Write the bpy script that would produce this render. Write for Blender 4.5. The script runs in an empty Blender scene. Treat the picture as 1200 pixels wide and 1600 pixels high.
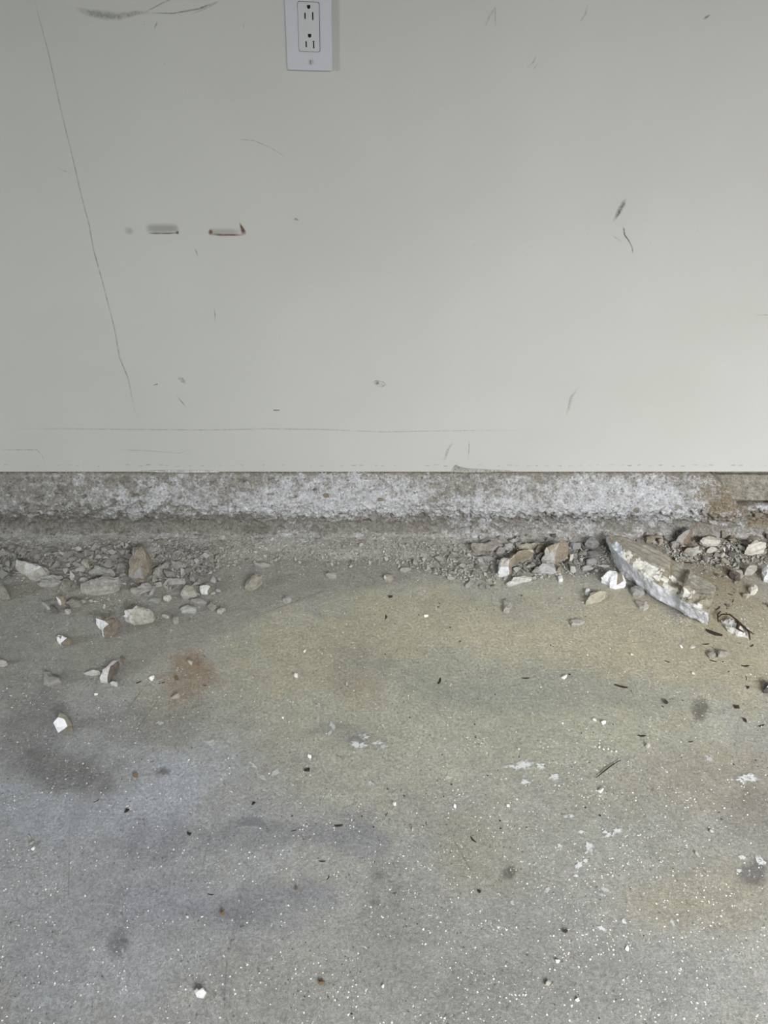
import bpy, bmesh, math, random
import numpy as np
from mathutils import Vector, noise, Matrix

R = random.Random(7)
C = bpy.context.scene.collection

# ------------------------------------------------------------------ camera
PITCH = math.radians(33.0)
FPX = 1150.0
CAM = Vector((0.0, -1.35, 0.938))
cd = bpy.data.cameras.new('camera')
cam = bpy.data.objects.new('camera', cd); C.objects.link(cam)
cam.location = CAM
cam.rotation_euler = (math.pi/2 - PITCH, 0, 0)
cd.sensor_fit = 'VERTICAL'; cd.sensor_height = 32.0; cd.lens = FPX/1600*32.0
cd.clip_start = 0.02
bpy.context.scene.camera = cam

# ------------------------------------------------------------------ light
def srgb(r, g, b):
    f = lambda c: (c/255/12.92) if c/255 <= .04045 else ((c/255+.055)/1.055)**2.4
    return (f(r), f(g), f(b))

w = bpy.data.worlds.new('world'); bpy.context.scene.world = w; w.use_nodes = True
bg = w.node_tree.nodes['Background']
bg.inputs[0].default_value = (0.93, 0.96, 1.0, 1); bg.inputs[1].default_value = 0.04

def area(name, loc, target, sx, sy, power, col):
    l = bpy.data.lights.new(name, 'AREA'); l.shape = 'RECTANGLE'; l.size = sx; l.size_y = sy
    l.energy = power; l.color = col
    o = bpy.data.objects.new(name, l); C.objects.link(o); o.location = loc
    o.rotation_euler = (Vector(target)-Vector(loc)).to_track_quat('-Z', 'Y').to_euler()
    return o
# open sky beyond the garage door opening behind the photographer, and a side door at the left
area('sky_beyond_door', (1.7, -5.2, 4.5), (0.5, -0.2, 0.3), 4.4, 4.0, 1900, (0.975, 0.985, 1.0))
area('side_door_light', (-3.2, -1.45, 1.0), (-0.3, -0.45, 0.0), 0.35, 0.6, 40, (0.86, 0.93, 1.0))
sc = bpy.context.scene
sc.view_settings.view_transform = 'Standard'; sc.view_settings.look = 'None'
sc.view_settings.gamma = 1.0; sc.view_settings.use_curve_mapping = False
sc.view_settings.exposure = 0.0

# ------------------------------------------------------------------ helpers
cP, sP = math.cos(PITCH), math.sin(PITCH)
def ray(px, py):
    u = (px-600)/FPX; v = (800-py)/FPX
    return Vector((u, cP+v*sP, -sP+v*cP))
def on_z(px, py, z=0.0):
    d = ray(px, py); t = (z-CAM.z)/d.z
    return CAM + d*t
def on_y(px, py, y=0.0):
    d = ray(px, py); t = (y-CAM.y)/d.y
    return CAM + d*t
def to_px(X, Y, Z):
    dx = X-CAM.x; dy = Y-CAM.y; dz = Z-CAM.z
    d = dy*cP - dz*sP
    v = dy*sP + dz*cP
    return 600+FPX*dx/d, 800-FPX*v/d

def hash2(ix, iy, seed):
    n = (ix.astype(np.int64)*374761393 + iy.astype(np.int64)*668265263 + seed*1442695041) & 0xffffffff
    n = ((n ^ (n >> 13))*1274126177) & 0xffffffff
    n = n ^ (n >> 16)
    return (n & 0xffffff)/float(0xffffff)
def vn(x, y, seed=0):
    ix = np.floor(x); iy = np.floor(y); fx = x-ix; fy = y-iy
    fx = fx*fx*(3-2*fx); fy = fy*fy*(3-2*fy)
    a = hash2(ix, iy, seed); b = hash2(ix+1, iy, seed); c = hash2(ix, iy+1, seed); d = hash2(ix+1, iy+1, seed)
    return (a*(1-fx)+b*fx)*(1-fy)+(c*(1-fx)+d*fx)*fy
def fbm(x, y, seed=0, oct=4):
    s = 0; a = .5; t = 0
    for i in range(oct):
        s = s+a*vn(x*2**i+i*17.3, y*2**i-i*9.1, seed+i); t += a; a *= .55
    return s/t
def smooth(a, b, x):
    t = np.clip((x-a)/(b-a), 0, 1); return t*t*(3-2*t)

def grid_mesh(name, P, col=None, smooth_sh=True):
    """P: (n,m,3) array of points"""
    n, m, _ = P.shape
    me = bpy.data.meshes.new(name)
    idx = np.arange(n*m).reshape(n, m)
    q = np.stack([idx[:-1, :-1], idx[1:, :-1], idx[1:, 1:], idx[:-1, 1:]], -1).reshape(-1, 4)
    me.vertices.add(n*m); me.vertices.foreach_set('co', P.reshape(-1).astype(np.float32))
    me.loops.add(q.size); me.loops.foreach_set('vertex_index', q.reshape(-1).astype(np.int32))
    me.polygons.add(len(q)); me.polygons.foreach_set('loop_start', np.arange(0, q.size, 4, dtype=np.int32))
    me.update(calc_edges=True)
    me.polygons.foreach_set('use_smooth', np.full(len(q), smooth_sh))
    if col is not None:
        a = me.color_attributes.new('Col', 'FLOAT_COLOR', 'POINT')
        rgba = np.ones((n*m, 4), np.float32); rgba[:, :3] = col.reshape(-1, 3)
        a.data.foreach_set('color', rgba.reshape(-1))
    me.validate()
    return me

def link(name, me, m, parent=None, label=None, cat=None, group=None, kind=None):
    o = bpy.data.objects.new(name, me); C.objects.link(o)
    if m and me is not None: me.materials.clear(); me.materials.append(m)
    if parent: o.parent = parent
    if label: o['label'] = label
    if cat: o['category'] = cat
    if group: o['group'] = group
    if kind: o['kind'] = kind
    return o
def bm_mesh(name, bm, sm=False):
    me = bpy.data.meshes.new(name)
    bmesh.ops.recalc_face_normals(bm, faces=bm.faces)
    for f in bm.faces: f.smooth = sm
    bm.to_mesh(me); bm.free(); return me

# ------------------------------------------------------------------ materials
class NT:
    def __init__(s, name):
        s.m = bpy.data.materials.new(name); s.m.use_nodes = True
        s.t = s.m.node_tree; s.b = s.t.nodes['Principled BSDF']
    def n(s, typ, **kw):
        nd = s.t.nodes.new(typ)
        for k, v in kw.items():
            if hasattr(nd, k): setattr(nd, k, v)
            else: nd.inputs[k.replace('_', ' ')].default_value = v
        return nd
    def l(s, a, b): s.t.links.new(a, b)
    def noise(s, scale, detail=4, rough=.6, vec=None):
        nd = s.n('ShaderNodeTexNoise'); nd.inputs['Scale'].default_value = scale
        nd.inputs['Detail'].default_value = detail; nd.inputs['Roughness'].default_value = rough
        if vec is not None: s.l(vec, nd.inputs['Vector'])
        return nd.outputs['Fac']
    def ramp(s, fac, p0, p1, c0=(0, 0, 0, 1), c1=(1, 1, 1, 1)):
        nd = s.n('ShaderNodeValToRGB'); e = nd.color_ramp.elements
        e[0].position = p0; e[1].position = p1; e[0].color = c0; e[1].color = c1
        s.l(fac, nd.inputs['Fac']); return nd.outputs['Color']
    def mix(s, fac, a, b, mode='MIX'):
        nd = s.n('ShaderNodeMix'); nd.data_type = 'RGBA'; nd.blend_type = mode
        for v, k in ((fac, 0), (a, 6), (b, 7)):
            if isinstance(v, (int, float)): nd.inputs[k].default_value = v
            elif isinstance(v, tuple): nd.inputs[k].default_value = (*v[:3], 1)
            else: s.l(v, nd.inputs[k])
        return nd.outputs[2]
    def math(s, op, a, b):
        nd = s.n('ShaderNodeMath', operation=op)
        for v, k in ((a, 0), (b, 1)):
            if isinstance(v, (int, float)): nd.inputs[k].default_value = v
            else: s.l(v, nd.inputs[k])
        return nd.outputs[0]
    def bump(s, h, strength, dist):
        nd = s.n('ShaderNodeBump'); nd.inputs['Strength'].default_value = strength
        nd.inputs['Distance'].default_value = dist; s.l(h, nd.inputs['Height'])
        s.l(nd.outputs[0], s.b.inputs['Normal'])
    def obj(s): return s.n('ShaderNodeTexCoord').outputs['Object']
    def attr(s, nm='Col'): return s.n('ShaderNodeAttribute', attribute_name=nm).outputs['Color']

# painted drywall
M = NT('wall_paint'); v = M.obj()
c = M.mix(M.ramp(M.noise(2.2, 5, .55, v), .35, .7), srgb(186, 186, 180), srgb(193, 193, 188))
c = M.mix(M.math('MULTIPLY', M.ramp(M.noise(9, 6, .7, v), .62, .8), .25), c, srgb(178, 178, 168))
sp = M.n('ShaderNodeTexVoronoi'); sp.inputs['Scale'].default_value = 55; M.l(v, sp.inputs['Vector'])
spk = M.math('MULTIPLY', M.ramp(sp.outputs['Distance'], .035, .06, (1, 1, 1, 1), (0, 0, 0, 1)), M.ramp(M.noise(4, 3, .5, v), .52, .66))
c = M.mix(M.math('MULTIPLY', spk, .55), c, srgb(120, 120, 112))
M.l(c, M.b.inputs['Base Color']); M.b.inputs['Roughness'].default_value = .5
M.b.inputs['Specular IOR Level'].default_value = .3
M.bump(M.math('ADD', M.noise(260, 3, .5, v), M.math('MULTIPLY', M.noise(14, 3, .5, v), 3.0)), .10, .002)
MWALL = M.m

# floor concrete
M = NT('floor_concrete'); v = M.obj(); base = M.attr()
c = M.mix(M.ramp(M.noise(7, 8, .7, v), .3, .72), M.mix(1.0, base, (.86, .86, .86), 'MULTIPLY'), M.mix(1.0, base, (1.13, 1.13, 1.13), 'MULTIPLY'))
c = M.mix(M.ramp(M.noise(42, 8, .8, v), .36, .64), M.mix(1.0, c, (.84, .84, .835), 'MULTIPLY'), M.mix(1.0, c, (1.13, 1.13, 1.13), 'MULTIPLY'))
c = M.mix(M.ramp(M.noise(200, 6, .9, v), .40, .60), M.mix(1.0, c, (.72, .72, .71), 'MULTIPLY'), M.mix(1.0, c, (1.26, 1.26, 1.26), 'MULTIPLY'))
fl = M.math('MULTIPLY', M.ramp(M.noise(190, 7, .85, v), .535, .565), M.ramp(M.noise(14, 7, .8, v), .40, .60))
c = M.mix(M.math('MULTIPLY', fl, .75), c, srgb(236, 236, 232))
vo = M.n('ShaderNodeTexVoronoi'); vo.inputs['Scale'].default_value = 120; M.l(v, vo.inputs['Vector'])
pits = M.math('MULTIPLY', M.ramp(vo.outputs['Distance'], .14, .22, (1, 1, 1, 1), (0, 0, 0, 1)), M.ramp(vo.outputs['Color'], .70, .74))
c = M.mix(M.math('MULTIPLY', pits, .5), c, srgb(84, 80, 72))
M.l(c, M.b.inputs['Base Color']); M.b.inputs['Roughness'].default_value = .72
M.b.inputs['Specular IOR Level'].default_value = .25
M.bump(M.math('ADD', M.noise(520, 6, .85, v), M.math('MULTIPLY', fl, .8)), 1.0, .0022)
MFLOOR = M.m

# rough curb concrete
M = NT('curb_concrete'); v = M.obj(); base = M.attr()
wa = M.n('ShaderNodeAttribute', attribute_name='Wht').outputs['Fac']
base = M.mix(M.ramp(M.math('ADD', M.noise(170, 7, .85, v), wa), .53, .69), base, srgb(224, 225, 229))
base = M.mix(M.ramp(M.noise(75, 6, .75, v), .36, .62), M.mix(1.0, base, (.70, .69, .67), 'MULTIPLY'), M.mix(1.0, base, (1.1, 1.1, 1.1), 'MULTIPLY'))
cv = M.n('ShaderNodeTexVoronoi'); cv.inputs['Scale'].default_value = 120; M.l(v, cv.inputs['Vector'])
base = M.mix(M.math('MULTIPLY', M.math('MULTIPLY', M.ramp(cv.outputs['Distance'], .22, .40, (1, 1, 1, 1), (0, 0, 0, 1)), M.ramp(cv.outputs['Color'], .50, .60)), .55), base, srgb(112, 106, 98))
c = M.mix(M.ramp(M.noise(260, 5, .8, v), .34, .68), M.mix(1.0, base, (.56, .55, .53), 'MULTIPLY'), M.mix(1.0, base, (1.34, 1.34, 1.34), 'MULTIPLY'))
M.l(c, M.b.inputs['Base Color']); M.b.inputs['Roughness'].default_value = .9
M.b.inputs['Specular IOR Level'].default_value = .15
M.bump(M.noise(260, 7, .85, v), 1.0, .0035)
MCURB = M.m

# broken concrete
M = NT('broken_concrete'); v = M.obj(); base = M.attr()
c = M.mix(M.ramp(M.noise(120, 6, .75, v), .33, .68), M.mix(1.0, base, (.74, .73, .71), 'MULTIPLY'), M.mix(1.0, base, (1.2, 1.2, 1.2), 'MULTIPLY'))
c = M.mix(M.math('MULTIPLY', M.ramp(M.noise(300, 4, .7, v), .60, .68), .5), c, srgb(215, 214, 208))
M.l(c, M.b.inputs['Base Color']); M.b.inputs['Roughness'].default_value = .9
M.b.inputs['Specular IOR Level'].default_value = .15
M.bump(M.noise(280, 6, .8, v), .9, .0026)
MCHUNK = M.m

def plain(name, col, rough=.8, nscale=200, amt=.25, bump=.3, spec=.3):
    M = NT(name); v = M.obj()
    c = M.mix(M.ramp(M.noise(nscale, 4, .7, v), .3, .7), tuple(x*(1-amt) for x in col), tuple(x*(1+amt) for x in col))
    M.l(c, M.b.inputs['Base Color']); M.b.inputs['Roughness'].default_value = rough
    M.b.inputs['Specular IOR Level'].default_value = spec
    if bump: M.bump(M.noise(nscale*1.5, 4, .7, v), bump, .001)
    return M.m
MPALE = plain('pale_pebble', srgb(236, 234, 226), .85)
MGREY = plain('grey_pebble', srgb(172, 168, 156), .9)
MTAN = plain('tan_pebble', srgb(112, 94, 68), .85)
MDARK = plain('dark_chip', srgb(52, 46, 40), .8)
MBARK = plain('bark', srgb(62, 46, 34), .85, 400, .4)
MPLAST = plain('white_plastic', srgb(193, 194, 199), .35, 20, .01, 0, .5)
MPLAST2 = plain('white_plastic_insert', srgb(192, 194, 194), .3, 20, .01, 0, .5)
MBLACK = plain('slot_dark', srgb(14, 14, 14), .8, 20, .01, 0)
MSCREW = plain('painted_screw', srgb(176, 178, 180), .35, 20, .02, 0, .5)

# flat marks: colour and coverage come from the mesh, with procedural break-up
def mark_mat(name, nscale, lo, hi, rough=.6):
    M = NT(name); v = M.obj(); M.l(M.attr(), M.b.inputs['Base Color'])
    M.b.inputs['Roughness'].default_value = rough; M.b.inputs['Specular IOR Level'].default_value = .25
    al = M.n('ShaderNodeAttribute', attribute_name='Cov').outputs['Fac']
    M.l(M.math('MULTIPLY', al, M.ramp(M.noise(nscale, 5, .75, v), lo, hi)), M.b.inputs['Alpha'])
    return M.m
MMARK = mark_mat('wall_mark', 190, .30, .62)
MCRACK = mark_mat('hairline_crack', 90, .34, .62)
MFMARK = mark_mat('floor_mark', 150, .36, .48, .8)
MSOFT = mark_mat('rust', 120, .1, .35)

# ------------------------------------------------------------------ SETTING: wall
HW = on_y(600, 737).z                      # bottom edge of the wallboard
def box(bm, x0, x1, y0, y1, z0, z1):
    vs = [bm.verts.new((x, y, z)) for x in (x0, x1) for y in (y0, y1) for z in (z0, z1)]
    for f in ((0, 1, 3, 2), (4, 6, 7, 5), (0, 4, 5, 1), (2, 3, 7, 6), (0, 2, 6, 4), (1, 5, 7, 3)):
        bm.faces.new([vs[i] for i in f])
bm = bmesh.new(); box(bm, -3.2, 3.2, 0, .014, HW, 2.5)
wall = link('wall_back', bm_mesh('wall_back', bm), MWALL, kind='structure',
            label='scuffed off-white painted drywall above the concrete curb', cat='wall')

bm = bmesh.new(); box(bm, -3.2, 3.2, -2.7, .014, 2.5, 2.56)  # unseen ceiling, added to block sky light; dark to cut bounce
link('ceiling', bm_mesh('ceiling', bm), plain('raw_ceiling_board', srgb(120, 112, 98), .9, 30), kind='structure', label='unseen raw board garage ceiling added above the frame to block sky light', cat='ceiling')
bm = bmesh.new(); box(bm, -3.2, 3.2, -2.78, -2.70, 2.02, 2.56)  # unseen header, added to darken the top of the back wall
link('front_blocker', bm_mesh('front_blocker', bm), MWALL, kind='structure', label='header over the garage door opening behind the photographer', cat='wall')
bm = bmesh.new(); box(bm, -3.2, 0.28, -2.78, -2.70, 0, 2.02)  # unseen wall piece, added to darken the left of the back wall
link('front_blocker', bm_mesh('front_blocker', bm), MWALL, kind='structure', label='wall beside the garage door opening behind the photographer', cat='wall')

# ------------------------------------------------------------------ SETTING: floor
def axis(lo, a, b, hi, fine, coarse):
    return np.concatenate([np.arange(lo, a, coarse), np.arange(a, b, fine), np.arange(b, hi+coarse, coarse)])
fx = axis(-3.2, -1.15, 1.15, 3.2, .0045, .06)
fy = np.concatenate([np.arange(-4.0, -1.15, .06), np.arange(-1.15, .03, .0045)])
FX, FY = np.meshgrid(fx, fy, indexing='ij')
def floor_h(X, Y):
    return (fbm(X*3, Y*3, 5, 3)-.5)*.0016 + (fbm(X*60, Y*60, 9, 3)-.5)*.0008
def dust_h(X, Y):
    """height of the dust and crumb bank lying along the curb foot"""
    edge = -.095 - .035*(fbm(X*5+3, X*0+1.5, 21, 3)-.5)*2 - .04*np.exp(-((X+.62)/.35)**2) - .03*np.exp(-((X-.45)/.3)**2)
    k = smooth(0, 1, (Y-edge)/(-.02-edge))
    return k*(.011+.010*(fbm(X*22, Y*22, 31, 3)-.35)+.006*(fbm(X*90, Y*90, 33, 2)-.5)) - .0025*(k < .001) - .0012
FZ = floor_h(FX, FY)
PX, PY = to_px(FX, FY, 0*FX)
behind = FY < -1.2
PX = np.where(behind, 600+FX*900, PX); PY = np.where(behind, 1700, PY)
wx = (fbm(FX*9, FY*9, 41, 6)-.5)*120; wy = (fbm(FX*9, FY*9, 47, 6)-.5)*95
QX = PX+wx; QY = PY+wy
col = np.zeros(FX.shape+(3,)); col[:] = srgb(166, 164, 156)
BN = (fbm(FX*28, FY*28, 51, 5)-.5)*.75
FGAIN = 1.27
def blob(cx, cy, rx, ry, rot, c, s, soft=1.0):
    a = math.radians(rot); dx = QX-cx; dy = QY-cy
    u = (dx*math.cos(a)+dy*math.sin(a))/rx; v = (-dx*math.sin(a)+dy*math.cos(a))/ry
    k = (np.clip(1.25-np.sqrt(u*u+v*v), 0, 1)**soft); k = smooth(0, .75, k+BN*(k > 0))*s
    col[:] = col*(1-k[..., None]) + np.array(srgb(*c))*k[..., None]
blob(760, 1080, 520, 190, 0, (176, 173, 148), .85)
blob(1090, 1010, 260, 110, 0, (184, 174, 140), .8)
blob(640, 975, 300, 55, -3, (182, 177, 148), .75)
blob(850, 985, 220, 30, 2, (188, 178, 148), .5)
blob(480, 1030, 180, 60, -14, (178, 173, 144), .7)
blob(860, 1075, 300, 40, 3, (156, 158, 145), .6)
blob(560, 1045, 70, 40, 0, (150, 146, 128), .55)
blob(565, 1085, 45, 28, 0, (170, 156, 128), .5)
blob(285, 1060, 40, 55, 20, (150, 122, 92), .75)
blob(245, 1115, 70, 60, -40, (160, 150, 122), .5)
blob(150, 1360, 330, 280, 0, (160, 163, 168), .75)
blob(250, 1235, 120, 55, -12, (176, 181, 190), .7)
blob(80, 1260, 110, 45, -8, (166, 171, 180), .6)
blob(30, 1140, 55, 90, 20, (122, 119, 116), .6)
blob(85, 1200, 75, 28, -4, (116, 112, 110), .75)
blob(215, 1130, 100, 34, -5, (136, 134, 127), .55)
blob(240, 1300, 80, 40, -10, (134, 136, 144), .55)
blob(430, 1300, 120, 24, 4, (136, 137, 140), .65)
blob(545, 1310, 60, 34, 30, (132, 134, 140), .6)
blob(420, 1420, 110, 44, -8, (136, 137, 144), .7)
blob(590, 1400, 45, 90, 10, (140, 140, 138), .55)
blob(195, 1470, 22, 26, 0, (112, 114, 122), .7)
blob(250, 1410, 110, 50, 10, (146, 149, 160), .5)
blob(100, 1540, 120, 60, 0, (172, 175, 180), .5)
blob(700, 1450, 200, 120, 0, (152, 151, 145), .5)
blob(1120, 1390, 150, 70, 0, (168, 160, 132), .65)
blob(1120, 1230, 140, 60, 0, (166, 153, 126), .5)
blob(1190, 1280, 60, 45, 0, (138, 132, 122), .5)
blob(1185, 1355, 26, 22, 0, (112, 108, 108), .8)
blob(750, 1330, 90, 60, 20, (164, 160, 134), .5)
blob(620, 1190, 160, 40, -15, (176, 175, 160), .5)
blob(530, 1155, 50, 16, 0, (142, 141, 134), .6)
blob(950, 1300, 190, 60, -20, (160, 160, 146), .5)
blob(900, 1540, 260, 80, 0, (150, 150, 144), .5)
blob(560, 1560, 240, 60, 0, (150, 149, 142), .4)
blob(1095, 1118, 20, 12, 20, (110, 106, 94), .9)
blob(803, 1363, 11, 12, 30, (104, 101, 92), .9)
# dusty grey zone in front of the rubble, bounded by the clean arc
arc = np.interp(PX, [-400, 0, 150, 300, 350, 450, 560, 640, 760, 860, 1000, 1060, 1110, 1200, 1600], [1085, 1070, 1062, 1010, 985, 938, 918, 905, 898, 900, 915, 975, 900, 880, 880])
k = 1-smooth(-12, 14, PY+wy*.12-arc); k = k*.86
dust = np.array(srgb(151, 148, 138))*(.9+.2*fbm(FX*14, FY*40, 61, 4))[..., None]
col = col*(1-k[..., None])+dust*k[..., None]
brn = np.exp(-((PX-1110)/90)**2-((PY-905)/45)**2)*.7
col = col*(1-brn[..., None])+np.array(srgb(150, 132, 96))*brn[..., None]
lum = col.mean(-1, keepdims=True); col = (lum+(col-lum)*.78)*FGAIN
fme = grid_mesh('floor', np.stack([FX, FY, FZ], -1), col)
link('floor', fme, MFLOOR, kind='structure', label='stained grey and yellowish concrete slab floor with grit and scratches', cat='floor')

# ------------------------------------------------------------------ SETTING: curb
prof = np.array([(.030, HW+.004), (.008, HW-.002), (.002, HW-.010), (-.004, .142), (-.014, .128), (-.024, .112), (-.028, .098), (-.027, .084),
                 (-.019, .068), (-.011, .053), (-.007, .038), (-.010, .023), (-.022, .011), (-.045, .004), (-.075, -.004)])
seg = np.r_[0, np.cumsum(np.hypot(*np.diff(prof, axis=0).T))]
sS = np.linspace(0, seg[-1], 124)
cx_ = np.concatenate([np.arange(-3.2, -1.15, .03), np.arange(-1.15, 1.15, .0021), np.arange(1.15, 3.2, .03)])
X, S = np.meshgrid(cx_, sS, indexing='ij')
Yp = np.interp(S, seg, prof[:, 0]); Zp = np.interp(S, seg, prof[:, 1])
px0, py0 = to_px(X, 0*X-.012, Zp)
hz = np.clip(Zp/HW, 0, 1)
mid = np.sin(np.pi*np.clip(hz, 0, 1))
# slow waviness of the bulge
bul = (fbm(X*2.6, X*0+.5, 71, 3)-.5)*.020
bul = bul + .007*smooth(733, 738, px0+6*(fbm(X*40, Zp*40, 73)-.5)*2) - .006*(1-smooth(0, 260, px0))
up = np.exp(-((hz-.62)/.25)**2)
Yp = Yp - bul*up
rough1 = fbm(X*75, S*95, 81, 3)-.5
rough2 = fbm(X*230, S*260, 91, 3)-.5
chip = smooth(.60, .75, fbm(X*34, S*50, 95, 3))          # shallow flaked hollows
topq = smooth(.99, .90, hz)
amp = (.55+.45*mid)*topq*smooth(0, .08, hz)
D = (rough1*.0130 + rough2*.0110 - chip*.005)*amp
# broken right end
brk = smooth(0, 6, px0-(1118+ (py0-740)*.62 + 8*(fbm(X*60, Zp*60, 101)-.5)))
upper = brk*(1-smooth(772, 778, py0)); lower = brk*smooth(784, 790, py0)*(1-smooth(822, 832, py0))
gap = brk*smooth(1140, 1147, px0)*np.exp(-((py0-(781-(px0-1145)*.04))/4.6)**4)
D = D*(1-upper*.65) - upper*.016 - gap*.040 - lower*.004
crk = np.exp(-((px0-(1113+(py0-740)*1.05))/2.0)**2)*(py0 < 766)
D = D-crk*.015
lump = np.exp(-((px0-1122)/26)**2-((py0-790)/26)**2); D = D+lump*.012
crk2 = np.exp(-((px0-735-3*(fbm(X*0, Zp*50, 5)-.5))/1.6)**2)*(py0 > 775)*(py0 < 838); D = D-crk2*.006
# profile normal
nY = -np.gradient(Zp, axis=1); nZ = np.gradient(Yp, axis=1); L = np.hypot(nY, nZ)+1e-9
nY, nZ = nY/L, nZ/L
sgn = np.where(nY > 0, -1, 1)
nY, nZ = nY*sgn, nZ*sgn
Y2 = Yp+nY*D; Z2 = Zp+nZ*D
Z2 = np.minimum(Z2, HW+.006)
wht = smooth(.36, .60, fbm(X*120, S*150, 111, 5)+rough1*.55+(fbm(X*7, S*12, 115, 3)-.5)*.40)
wz = np.exp(-((hz-.64)/.30)**2)*.9+.22
wz = wz*(.62+.38*smooth(60, 420, px0))
Wk = (wht*wz)[..., None]
cb = np.array(srgb(170, 167, 159))*np.ones(X.shape+(1,))
low_shade_dirt = (np.exp(-((hz-.30)/.16)**2)*.55)[..., None]; cb = cb*(1-low_shade_dirt)+np.array(srgb(132, 129, 123))*low_shade_dirt  # undercut shade and dirt painted into the lower curb colour
topb = smooth(.93, .99, hz)[..., None]*.8; cb = cb*(1-topb)+np.array(srgb(122, 108, 88))*topb
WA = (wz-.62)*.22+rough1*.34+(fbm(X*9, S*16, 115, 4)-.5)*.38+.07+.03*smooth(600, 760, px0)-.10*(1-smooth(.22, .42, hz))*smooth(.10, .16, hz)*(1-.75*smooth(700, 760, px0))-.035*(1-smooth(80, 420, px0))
foot = (smooth(.13, .05, hz)*.9*(.5+.5*fbm(X*20, S*60, 121, 3)))[..., None]; cb = cb*(1-foot)+np.array(srgb(198, 197, 190))*foot
br = np.clip(np.exp(-((px0-1120)/34)**2-((py0-785)/30)**2)*1.15+lower*.8, 0, .9)*(.6+.6*fbm(X*50, Zp*50, 131, 3)); br = np.clip(br, 0, .9)[..., None]
cb = cb*(1-br)+np.array(srgb(150, 132, 104))*br
ub = (upper*.75)[..., None]; cb = cb*(1-ub)+np.array(srgb(174, 169, 156))*ub
gb = gap[..., None]*.9; cb = cb*(1-gb)+np.array(srgb(70, 50, 42))*gb
ch = (chip*.5)[..., None]; cb = cb*(1-ch)+np.array(srgb(136, 131, 122))*ch
cb2 = (crk2*.6)[..., None]; cb = cb*(1-cb2)+np.array(srgb(120, 104, 72))*cb2
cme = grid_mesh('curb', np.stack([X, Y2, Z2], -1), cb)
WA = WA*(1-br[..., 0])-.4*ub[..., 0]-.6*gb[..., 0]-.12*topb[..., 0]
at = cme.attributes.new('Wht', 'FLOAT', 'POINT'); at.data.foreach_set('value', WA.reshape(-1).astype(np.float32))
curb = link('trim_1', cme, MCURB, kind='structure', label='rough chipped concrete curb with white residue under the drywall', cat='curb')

def curb_surf(px, py):
    """nearest grid point of the curb seen at a pixel"""
    a, b = to_px(X, Y2, Z2)
    i = np.argmin((a-px)**2+(b-py)**2); i = np.unravel_index(i, X.shape)
    return Vector((X[i], Y2[i], Z2[i]))

# ------------------------------------------------------------------ dust bank (uncountable)
dx = np.arange(-1.3, 1.3, .0035); dy = np.arange(-.17, -.012, .0035)
DX, DY = np.meshgrid(dx, dy, indexing='ij'); DZ = floor_h(DX, DY)+dust_h(DX, DY)
dc = np.array(srgb(184, 181, 172))*(.82+.34*fbm(DX*40, DY*40, 141, 4))[..., None]
wl = smooth(.5, .7, fbm(DX*12, DY*40, 145, 3)+smooth(-.07, -.03, DY)*.22)[..., None]*.6
dc = dc*(1-wl)+np.array(srgb(222, 221, 215))*wl
dpx, dpy = to_px(DX, DY, 0*DX)
pile_shade = (.25*np.clip(1-smooth(300, 360, dpx)+smooth(720, 780, dpx), 0, 1)*smooth(848, 862, dpy))[..., None]; dc = dc*(1-pile_shade)  # contact shade under the piles painted into the dust colour
bb = (np.exp(-((dpx-1110)/110)**2)*.75)[..., None]*(.5+.6*fbm(DX*30, DY*30, 149, 3))[..., None]; bb = np.clip(bb, 0, .9)
dc = dc*(1-bb)+np.array(srgb(132, 112, 84))*bb
link('concrete_dust', grid_mesh('dust', np.stack([DX, DY, DZ], -1), dc), MCURB, kind='stuff',
     label='bank of pale concrete dust lying along the foot of the curb', cat='dust')
def ground(x, y):
    a = np.array([x]); b = np.array([y])
    h = float(floor_h(a, b)[0])
    if y > -.165: h = max(h, float((floor_h(a, b)+dust_h(a, b))[0]))
    return h

# ------------------------------------------------------------------ concrete chunks
GREY = (164, 160, 148); PALE = (186, 183, 172); WHT = (224, 225, 226); BRN = (138, 122, 94); DRK = (112, 108, 102); TAN = (176, 166, 138); LIL = (156, 154, 154)
placed = []      # (x, y, r)
polys = []
def in_stone(x, y):
    for x0, x1, y0, y1, P in polys:
        if x < x0 or x > x1 or y < y0 or y > y1: continue
        c = False; j = len(P)-1
        for i in range(len(P)):
            if (P[i][1] > y) != (P[j][1] > y) and x < (P[j][0]-P[i][0])*(y-P[i][1])/(P[j][1]-P[i][1])+P[i][0]: c = not c
            j = i
        if c: return True
    return False
def free(x, y, r):
    for a, b, c in placed:
        if (a-x)**2+(b-y)**2 < (r+c)**2: return False
    return True

CGAIN = 1.22
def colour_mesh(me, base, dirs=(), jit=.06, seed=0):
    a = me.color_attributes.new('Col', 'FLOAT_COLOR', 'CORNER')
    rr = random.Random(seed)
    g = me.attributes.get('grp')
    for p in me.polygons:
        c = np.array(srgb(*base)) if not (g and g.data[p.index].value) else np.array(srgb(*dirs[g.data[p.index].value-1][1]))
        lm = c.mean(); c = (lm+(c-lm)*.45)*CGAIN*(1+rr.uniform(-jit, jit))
        for li in p.loop_indices: a.data[li].color = (*c, 1)

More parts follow.
